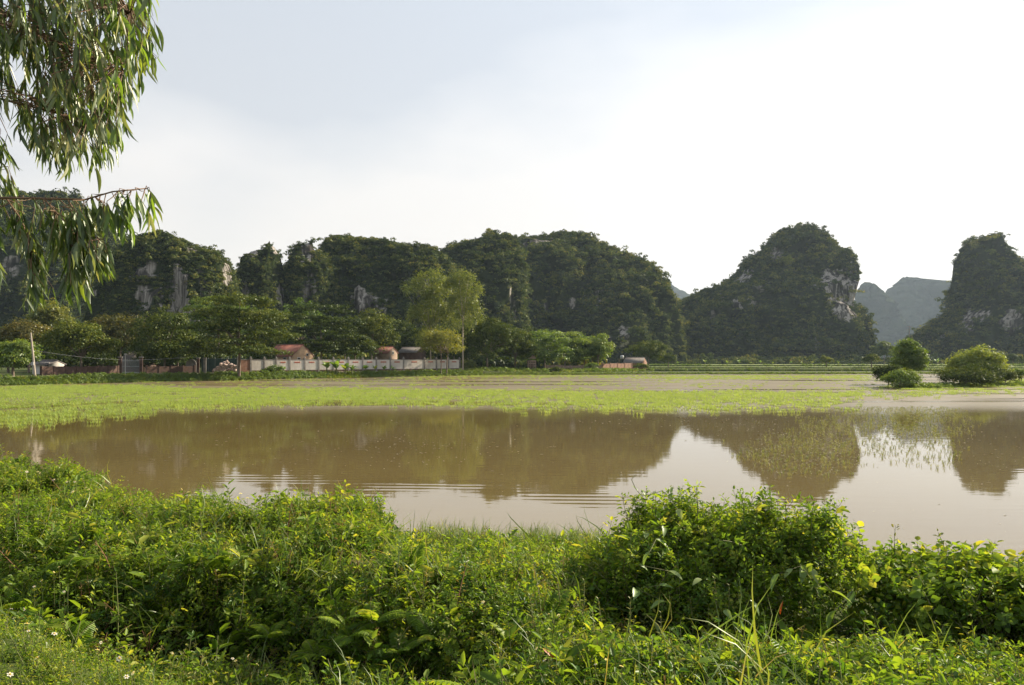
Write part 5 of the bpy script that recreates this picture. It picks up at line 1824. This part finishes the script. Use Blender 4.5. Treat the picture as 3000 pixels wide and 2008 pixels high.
VL = [lance_leaf(s, 'vine', .15, .062, .3, .2) for s in range(5)]
vine_px = [(1912, 1586), (1894, 1621), (1863, 1660), (1947, 1677), (1854, 1728), (1920, 1718), (1939, 1764), (1873, 1803), (1900, 1819), (1982, 1826), (2106, 1788), (1881, 1567), (1931, 1547), (1975, 1500), (1950, 1470),
           (2262, 1685), (2300, 1671), (2333, 1660), (2357, 1671), (2474, 1735), (2420, 1791), (2413, 1735), (2180, 1760), (2040, 1700)]
Y0, p0 = hit(1900, 1800)
vine = thing('climbing_vine', 'pale large leaved vine climbing over the tall tangled bush', 'vine', (p0[0], p0[1], float(ground_z(p0[0], p0[1]))))
org = np.array(vine.location)
rr = random.Random(5)
vp = []
for i, (px, py) in enumerate(vine_px):
    Y, p = hit(px, py)
    p = p + [0, -.18, .06]
    vp.append(p)
    link('leaf', VL[i % 5], vine, tuple(p - org), (rr.uniform(-.5, .5), rr.uniform(-.2, .7), rr.uniform(-2.6, .6)), rr.uniform(.8, 1.25))
for run in (range(0, 10), range(11, 15), range(15, 22)):
    pth = np.array([vp[i] for i in run])
    pth = pth[np.argsort(pth[:, 2])] - org
    link('tendril', Buf().add(*tube(pth, .004, 4)).mesh('tendril', M['stem']), vine)
Y, p = hit(1975, 1490)
tip = np.array([PX(*q, Y - .1) for q in [(1975, 1470), (1940, 1438), (1905, 1450), (1878, 1452), (1862, 1432), (1850, 1405), (1862, 1392)]]) - org
link('tendril', Buf().add(*tube(tip, .0035, 4)).mesh('tendril', M['stem']), vine)
for q, rz in (((1868, 1440), 2.4), ((1890, 1452), 2.0), ((1965, 1445), 1.2), ((1958, 1462), .6), ((1970, 1488), -.8)):
    link('leaf', VL[0], vine, tuple(PX(*q, Y - .1) - org), (.4, -.9, rz), .6)

# ferns
FR = [frond_mesh(90 + s, .5, 'weed', 24) for s in range(4)]
fern_spots = [(1030, 1840, 'fern with arching fronds in the dark hollow at centre left'), (1095, 1800, 'brightly lit fern at the top of the dark hollow'), (800, 1850, 'shaded fern low on the dark bank left of centre'), (930, 1900, 'fern drooping over the dark bank near the bottom edge'),
              (1170, 1890, 'fern right of the dark hollow beside yellow grass'), (1280, 1850, 'curled sunlit fern left of the broad leaved docks'), (1040, 1960, 'fern cut by the bottom edge left of centre'), (560, 1640, 'fern in the shade under the left thicket'),
              (235, 1630, 'small sunlit fern at the left thicket'), (2310, 1880, 'pale fern below the orange spike leaf'), (2490, 1935, 'yellow-green fern in the dark at lower right'), (2400, 1850, 'fern at the foot of the round leaved bush'), (650, 1570, 'fern high on the left thicket'), (1180, 1700, 'fern on the yellow slope beside the shore grass')]
for i, (px, py, lab) in enumerate(fern_spots):
    Y, p = hit(px, py)
    t = thing('fern', lab, 'fern', (p[0], p[1] - .05, p[2] - .06), rr.uniform(0, 6), 'ferns on the near bank')
    for k in range(rr.choice((4, 5))):
        link('frond', FR[(i + k) % 4], t, (0, 0, 0), (rr.uniform(-.3, .3), -rr.uniform(-.1, .5), k * 1.35 + rr.uniform(-.3, .3)), rr.uniform(.4, .8))

# broad leaved docks
DL = [lance_leaf(30 + s, 'weed', .24, .075, .35, .12) for s in range(4)]
DR = lance_leaf(40, 'red_leaf', .14, .042, .2, .2)
for i, (px, py, lab, nl) in enumerate([(1490, 1845, 'broad leaved dock at the bottom centre, left of the red leaf', 6), (1640, 1900, 'broad leaved dock with one red-orange leaf at bottom centre', 6), (1735, 1880, 'broad leaved dock just right of the red-orange leaf', 5),
                                       (2100, 1900, 'broad leaved dock below the tall tangled bush', 5), (2290, 1850, 'dock with an upright orange spike leaf right of the tall bush', 4), (1330, 1770, 'small dock on the yellow grassy slope', 4)]):
    Y, p = hit(px, py)
    t = thing('dock_plant', lab, 'dock', (p[0], p[1] - .16, p[2] - .06), 0, 'broad leaved docks')
    for k in range(nl):
        link('leaf', DL[(i + k) % 4], t, (0, 0, .02), (rr.uniform(-.3, .3), -rr.uniform(.5, 1.2), k * 6.28 / nl + rr.uniform(-.4, .4)), rr.uniform(.7, 1.05))
    if i == 1:
        q = PX(1590, 1900, p[1] - .12) - np.array(t.location)
        link('leaf', DR, t, tuple(q), (0.4, .5, -.35), .8)['label'] = 'red-orange withered leaf'
    if i == 4:
        q = PX(2286, 1800, p[1] - .1) - np.array(t.location)
        link('leaf', DR, t, tuple(q), (0, -1.5, .3), .85)['label'] = 'upright orange leaf'

# tall leafy stalks
NL = [lance_leaf(60 + s, 'weed', .085, .030, .35, .2) for s in range(3)]


def stalk(label, px0, py0, px1, py1, pairs, seed, leafm=NL, name='leafy_stalk', sc=1.0):
    r = random.Random(seed)
    Y, p = hit(px0, py0)
    Y -= .05
    a = PX(px0, py0, Y) - [0, 0, .08]
    b = PX(px1, py1, Y)
    t = thing(name, label, 'weed', a)
    pth = np.array([[0, 0, 0], (b - a) * .5 + [.01, 0, 0], b - a])
    link('stem', Buf().add(*tube(pth, [.006, .005, .002], 5)).mesh('stem', M['stem']), t)
    for k in range(pairs):
        u = .18 + .82 * k / (pairs - 1)
        c = pth[0] * (1 - u) ** 2 + 2 * u * (1 - u) * pth[1] + u * u * pth[2]
        for s in (0, math.pi):
            link('leaf', r.choice(leafm), t, tuple(c), (0, -r.uniform(.2, .6) - .5 * u ** 4, k * 1.5 + s + r.uniform(-.2, .2)), sc * (1.15 - .6 * u) * r.uniform(.85, 1.1))


stalk('tall upright leafy stalk in front of the dark left thicket', 345, 1880, 340, 1675, 9, 1)
stalk('leafy stalk at the dark left thicket right of the tall one', 700, 1800, 715, 1700, 6, 2)
stalk('thin stalk poking above the left thicket beside the water', 838, 1500, 836, 1440, 5, 3)
stalk('thin stalk above the tall tangled bush, left one', 2042, 1500, 2040, 1432, 5, 4)
stalk('thin stalk above the tall tangled bush, middle one', 2180, 1500, 2172, 1450, 5, 5)
stalk('leafy tip above the right side of the tall tangled bush', 2300, 1520, 2300, 1462, 5, 6, RL, sc=.9)
stalk('arching tip leaning right off the tall tangled bush', 2440, 1640, 2500, 1600, 6, 7)
YL = [lance_leaf(70 + s, 'yellow_leaf', .05, .020, .2, .2) for s in range(2)]
for i, (px, py) in enumerate([(1640, 1740), (1705, 1745), (1760, 1800), (1840, 1800), (2100, 1740), (2130, 1760), (2030, 1800), (1930, 1840), (1560, 1790), (2070, 1820)]):
    stalk('yellow tipped weed among the plants below the tall bush', px, py + 40, px + (-8, 6)[i % 2], py - 45, 7, 20 + i, YL, 'yellow_weed')
for o in list(COL.objects):
    if o.name.startswith('yellow_weed') and o.parent is None:
        o['group'] = 'yellow tipped weeds'

# dry reddish stems
Y, p = hit(420, 1880)
t = thing('dry_stalks', 'dry reddish brown stalks beside the tall upright leafy stalk', 'dead weed', p - [0, .05, .1])
for k in range(9):
    a = np.array([rr.uniform(-.12, .12), rr.uniform(-.1, .1), 0])
    b = a + [rr.uniform(-.06, .1), rr.uniform(-.03, .03), rr.uniform(.12, .26)]
    link('stalk', Buf().add(*tube([a, (a + b) / 2 + [.01, 0, 0], b], [.004, .003, .002], 4)).mesh('stalk', M['dry_stem']), t)
Y, p = hit(1640, 1590)
t = thing('reed', 'dark upright reed blade at the shore left of the tall bush', 'reed', (PX(1636, 0, 12.2)[0], 12.2, -.02))
for k in range(4):
    link('blade', lance_leaf(80 + k, 'weed_dark', .55 - .1 * k, .022, .05, .1), t, (0, .02 * k, 0), (0, -1.35 + .1 * k, .4 * k - .5))

# white wild flowers
pet = Buf()
for k in range(6):
    a = k * math.pi / 3
    leaves(pet, [[.004 * math.cos(a), .004 * math.sin(a), 0]], [[math.cos(a), math.sin(a), .15]], [[0, 0, 1.]], .016, .011, T_OVATE, 0, .6)
PET = pet.mesh('petals', M['petal'])
bm = bmesh.new()
bmesh.ops.create_icosphere(bm, subdivisions=1, radius=.006)
CEN = bpy.data.meshes.new('flower_centre')
bm.to_mesh(CEN)
bm.free()
with_mat(CEN, M['pollen'])
fl1 = [(285, 850), (80, 1045), (165, 1045), (240, 1070), (185, 1145), (235, 890), (440, 925), (405, 755), (370, 790), (195, 1195), (375, 1215), (695, 1275), (530, 1215), (670, 1325), (820, 1385), (500, 1405), (70, 1495), (255, 1380), (915, 1485), (870, 1510), (1190, 1350), (1330, 1280), (1600, 1385), (1620, 1400), (1710, 1360), (1350, 1310)]
fl2 = [(185, 100), (260, 100), (275, 108), (370, 155), (460, 170), (515, 170), (590, 210), (610, 222), (500, 238), (690, 225), (1250, 220), (1295, 240), (1345, 245), (1655, 250), (1700, 280)]
fl3 = [(580, 15), (630, 40), (650, 75), (520, 65), (600, 70), (75, 1330), (150, 1400), (225, 1490)]
fl4 = [(535, 1030), (610, 1040), (40, 940), (445, 1290), (505, 1380), (890, 1410), (1085, 1425), (970, 1375)]
allf = [(x / 2.347, 1340 + y / 2.347, 'white wild flower on the low herbs at lower left', 25) for x, y in fl1] + \
       [(x / 2.347, 1340 + y / 2.347, 'white wild flower on a thin stalk above the left thicket', 70) for x, y in fl2] + \
       [(700 + x / 2.76, 1440 + y / 2.76, 'white wild flower above the thicket left of centre' if y < 200 else 'white wild flower at the bottom edge of the dark bank', 60 if y < 200 else 25) for x, y in fl3] + \
       [(1400 + x / 2.579, 1400 + y / 2.579, 'white wild flower among the docks at bottom centre', 25) for x, y in fl4]
for i, (px, py, lab, dn) in enumerate(allf):
    Y, p = hit(px, py + dn)
    Y -= .16
    c = PX(px, py, Y)
    g = canopy(np.array([c[0]]), np.array([Y]), ALLM, False)[1][0]
    base = np.array([c[0] + rr.uniform(-.02, .02), Y + .02, min(g, c[2] - .05) - .08])
    t = thing('wild_flower', lab, 'flower', base, 0, lab.replace('white wild flower', 'white flowers'))
    q = c - base
    link('stem', Buf().add(*tube([[0, 0, 0], q * .5 + [.008, 0, 0], q], [.0025, .002, .0015], 4)).mesh('stem', M['stem']), t)
    e = (rr.uniform(.2, 1.0), rr.uniform(-.5, .5), rr.uniform(0, 6))
    s = rr.uniform(.55, .85) * (1.0 if Y < 7 else 1.5)
    link('petals', PET, t, tuple(q), e, s)
    link('flower_centre', CEN, t, tuple(q + [0, 0, .003]), None, s)

# ------------------------------------------------------------------ eucalyptus branch hanging in from the left
GX, GY = -4.6, 4.3
et = thing('eucalyptus_tree', 'eucalyptus branches with long drooping leaves hanging in at the upper left', 'tree', (GX, GY, float(ground_z(GX, GY)) - .05))
eo = np.array(et.location)
v, f = tube(np.array([[0, 0, 0], [.05, .0, 1.6], [.25, -.05, 3.4], [.5, -.1, 5.4]]), [.17, .14, .11, .07], 10)
link('trunk', Buf().add(v, f).mesh('trunk', M['pale_bark'], True), et)
rng = np.random.default_rng(303)
BR = {
    'a': [(-700, -350, 4.3), (-250, -260, 4.1), (50, -160, 4.0), (250, -60, 3.95), (380, 40, 3.9)],
    'b': [(-600, -100, 4.3), (-200, -40, 4.1), (60, 60, 4.0), (150, 130, 4.0), (260, 170, 3.9), (360, 210, 3.85)],
    'c': [(-500, 200, 4.4), (-150, 250, 4.2), (40, 300, 4.1), (160, 330, 4.0), (260, 370, 3.95)],
    'd': [(-500, 540, 4.3), (-150, 570, 4.15), (0, 580, 4.05), (140, 583, 4.0), (250, 585, 3.95), (330, 562, 3.95), (425, 553, 3.9)],
    'e': [(20, 585, 4.05), (60, 640, 4.0), (90, 720, 4.0), (95, 800, 4.0)],
    'f': [(130, 584, 4.0), (180, 640, 3.95), (240, 680, 3.95), (290, 700, 3.9)],
    'h': [(200, 588, 3.95), (230, 640, 3.9), (225, 720, 3.9), (215, 770, 3.9)],
    'g': [(-120, 360, 4.4), (-60, 500, 4.4), (-20, 640, 4.35), (-5, 760, 4.3)],
}
bran = {}
for k, q in BR.items():
    p = np.array([PX(*c) for c in q])
    bran[k] = p
    r0 = .011 if k in 'abc' else (.008 if k == 'd' else .004)
    pp = p - eo
    if k in 'abcd':
        pp = np.concatenate([[[.2, -.03, max(.8, pp[0][2] - .5)]], pp])
    link('branch', Buf().add(*tube(pp, np.linspace(r0, .003, len(pp)), 6)).mesh('branch', M['twig'], True), et)
BP = np.concatenate([np.stack([np.interp(np.linspace(0, len(p) - 1, 30), np.arange(len(p)), p[:, i]) for i in range(3)], 1) for p in bran.values()])
up_poly = [(-320, -320), (420, -320), (440, -40), (440, 60), (425, 150), (405, 230), (375, 300), (330, 360), (290, 420), (200, 425), (150, 420), (100, 395), (60, 320), (0, 260), (-320, 330)]
att = []
while len(att) < 700:
    px, py = rng.uniform(-320, 450), rng.uniform(-320, 440)
    if inside(up_poly, np.array([px]), np.array([py]))[0] and (px > -60 and py > -60 or rng.random() < .35):
        if px < 90 and 90 < py < 330 and rng.random() < .45:
            continue
        att.append((px, py, rng.uniform(3.6, 4.45), 0))
for k in 'defh':
    p = bran[k]
    for u in np.linspace(.25, 1, {'d': 64, 'e': 26, 'f': 30, 'h': 24}[k]):
        c = np.array([np.interp(u * (len(p) - 1), np.arange(len(p)), p[:, i]) for i in range(3)])
        px, py = to_px(c[0], c[1], c[2])
        att.append((px + rng.normal(0, 14), py + rng.uniform(-12 if k == 'd' else 2, 40 if k == 'd' else 20), c[1] + rng.normal(0, .08), 1))
for k in range(14):
    att.append((rng.uniform(-40, 30), rng.uniform(380, 500), 4.3, 1))
att += [(-10, 740, 4.2, 1), (-20, 700, 4.2, 1)]
LV = [lance_leaf(100 + s, 'euc', .135, .0185, rng.uniform(-.05, .25), .16, rng.uniform(-.12, .12), 7) for s in range(10)] + \
     [lance_leaf(120 + s, 'euc_tip', .12, .020, .12, .16, rng.uniform(-.1, .1), 7) for s in range(4)]
LVV = [(np.array([v.co[:] for v in m.vertices]), [list(p.vertices) for p in m.polygons]) for m in LV]
TW = Buf()
cand = []
for (px, py, Y, low) in att:
    A = PX(px, py, Y)
    j = np.argmin(((BP - A) ** 2).sum(1) + 2.0 * np.maximum(A[2] - BP[:, 2], 0))
    S = BP[j]
    mid = (S + A) / 2 + [0, 0, .03 if not low else -.005]
    end = A + np.array([rng.uniform(-.02, .07), rng.uniform(-.05, .05), -rng.uniform(.06, .14)])
    v, f = tube(np.array([S, mid, A, end]) - eo, [.003, .0025, .002, .0012], 4)
    TW.add(v, f)
    nl = rng.integers(4, 6) if not low else rng.integers(5, 8)
    for k in range(nl):
        u = rng.random()
        c = A * (1 - u) + end * u
        a = rng.uniform(0, 6.28)
        sp = rng.uniform(.05, .55)
        d = np.array([math.cos(a) * sp + .10, math.sin(a) * sp, -1.0])
        d /= np.linalg.norm(d)
        roll = rng.uniform(0, 6.28)
        x_ = Vector(d)
        t_ = x_.orthogonal().normalized()
        t_.rotate(Matrix.Rotation(roll, 3, x_))
        z_ = x_.cross(t_)
        Mx = Matrix((x_, t_, z_)).transposed()
        edge = px > 300 or rng.random() < .12  # right-edge leaves more often take the backlit green
        var = int(rng.integers(10, 14)) if edge and rng.random() < .5 else int(rng.integers(0, 10))
        s = rng.uniform(.58, 1.12)
        tipx, tipy = to_px(*(c + d * .07))
        vis = (tipx > 0) & (tipy > 0)
        cand.append((c - eo, Mx, var, s, vis, Y))
link('twigs', TW.mesh('twigs', M['twig']), et)['kind'] = 'stuff'
order = sorted(range(len(cand)), key=lambda i: (not cand[i][4], cand[i][5]))
REST = Buf()
for r, i in enumerate(order):
    c, Mx, var, s, vis, Y = cand[i]
    if r < 300:
        link('leaf', LV[var], et, tuple(c), Mx.to_euler(), float(s))
    else:
        v = LVV[var][0] * s @ np.array(Mx).T + c
        REST.add(v, LVV[var][1], 0 if var < 10 else 1, float(np.clip(rng.normal(.5, .25), 0, 1)))
link('leaves', REST.mesh('leaves', [M['euc'], M['euc_tip']], True), et)['kind'] = 'stuff'
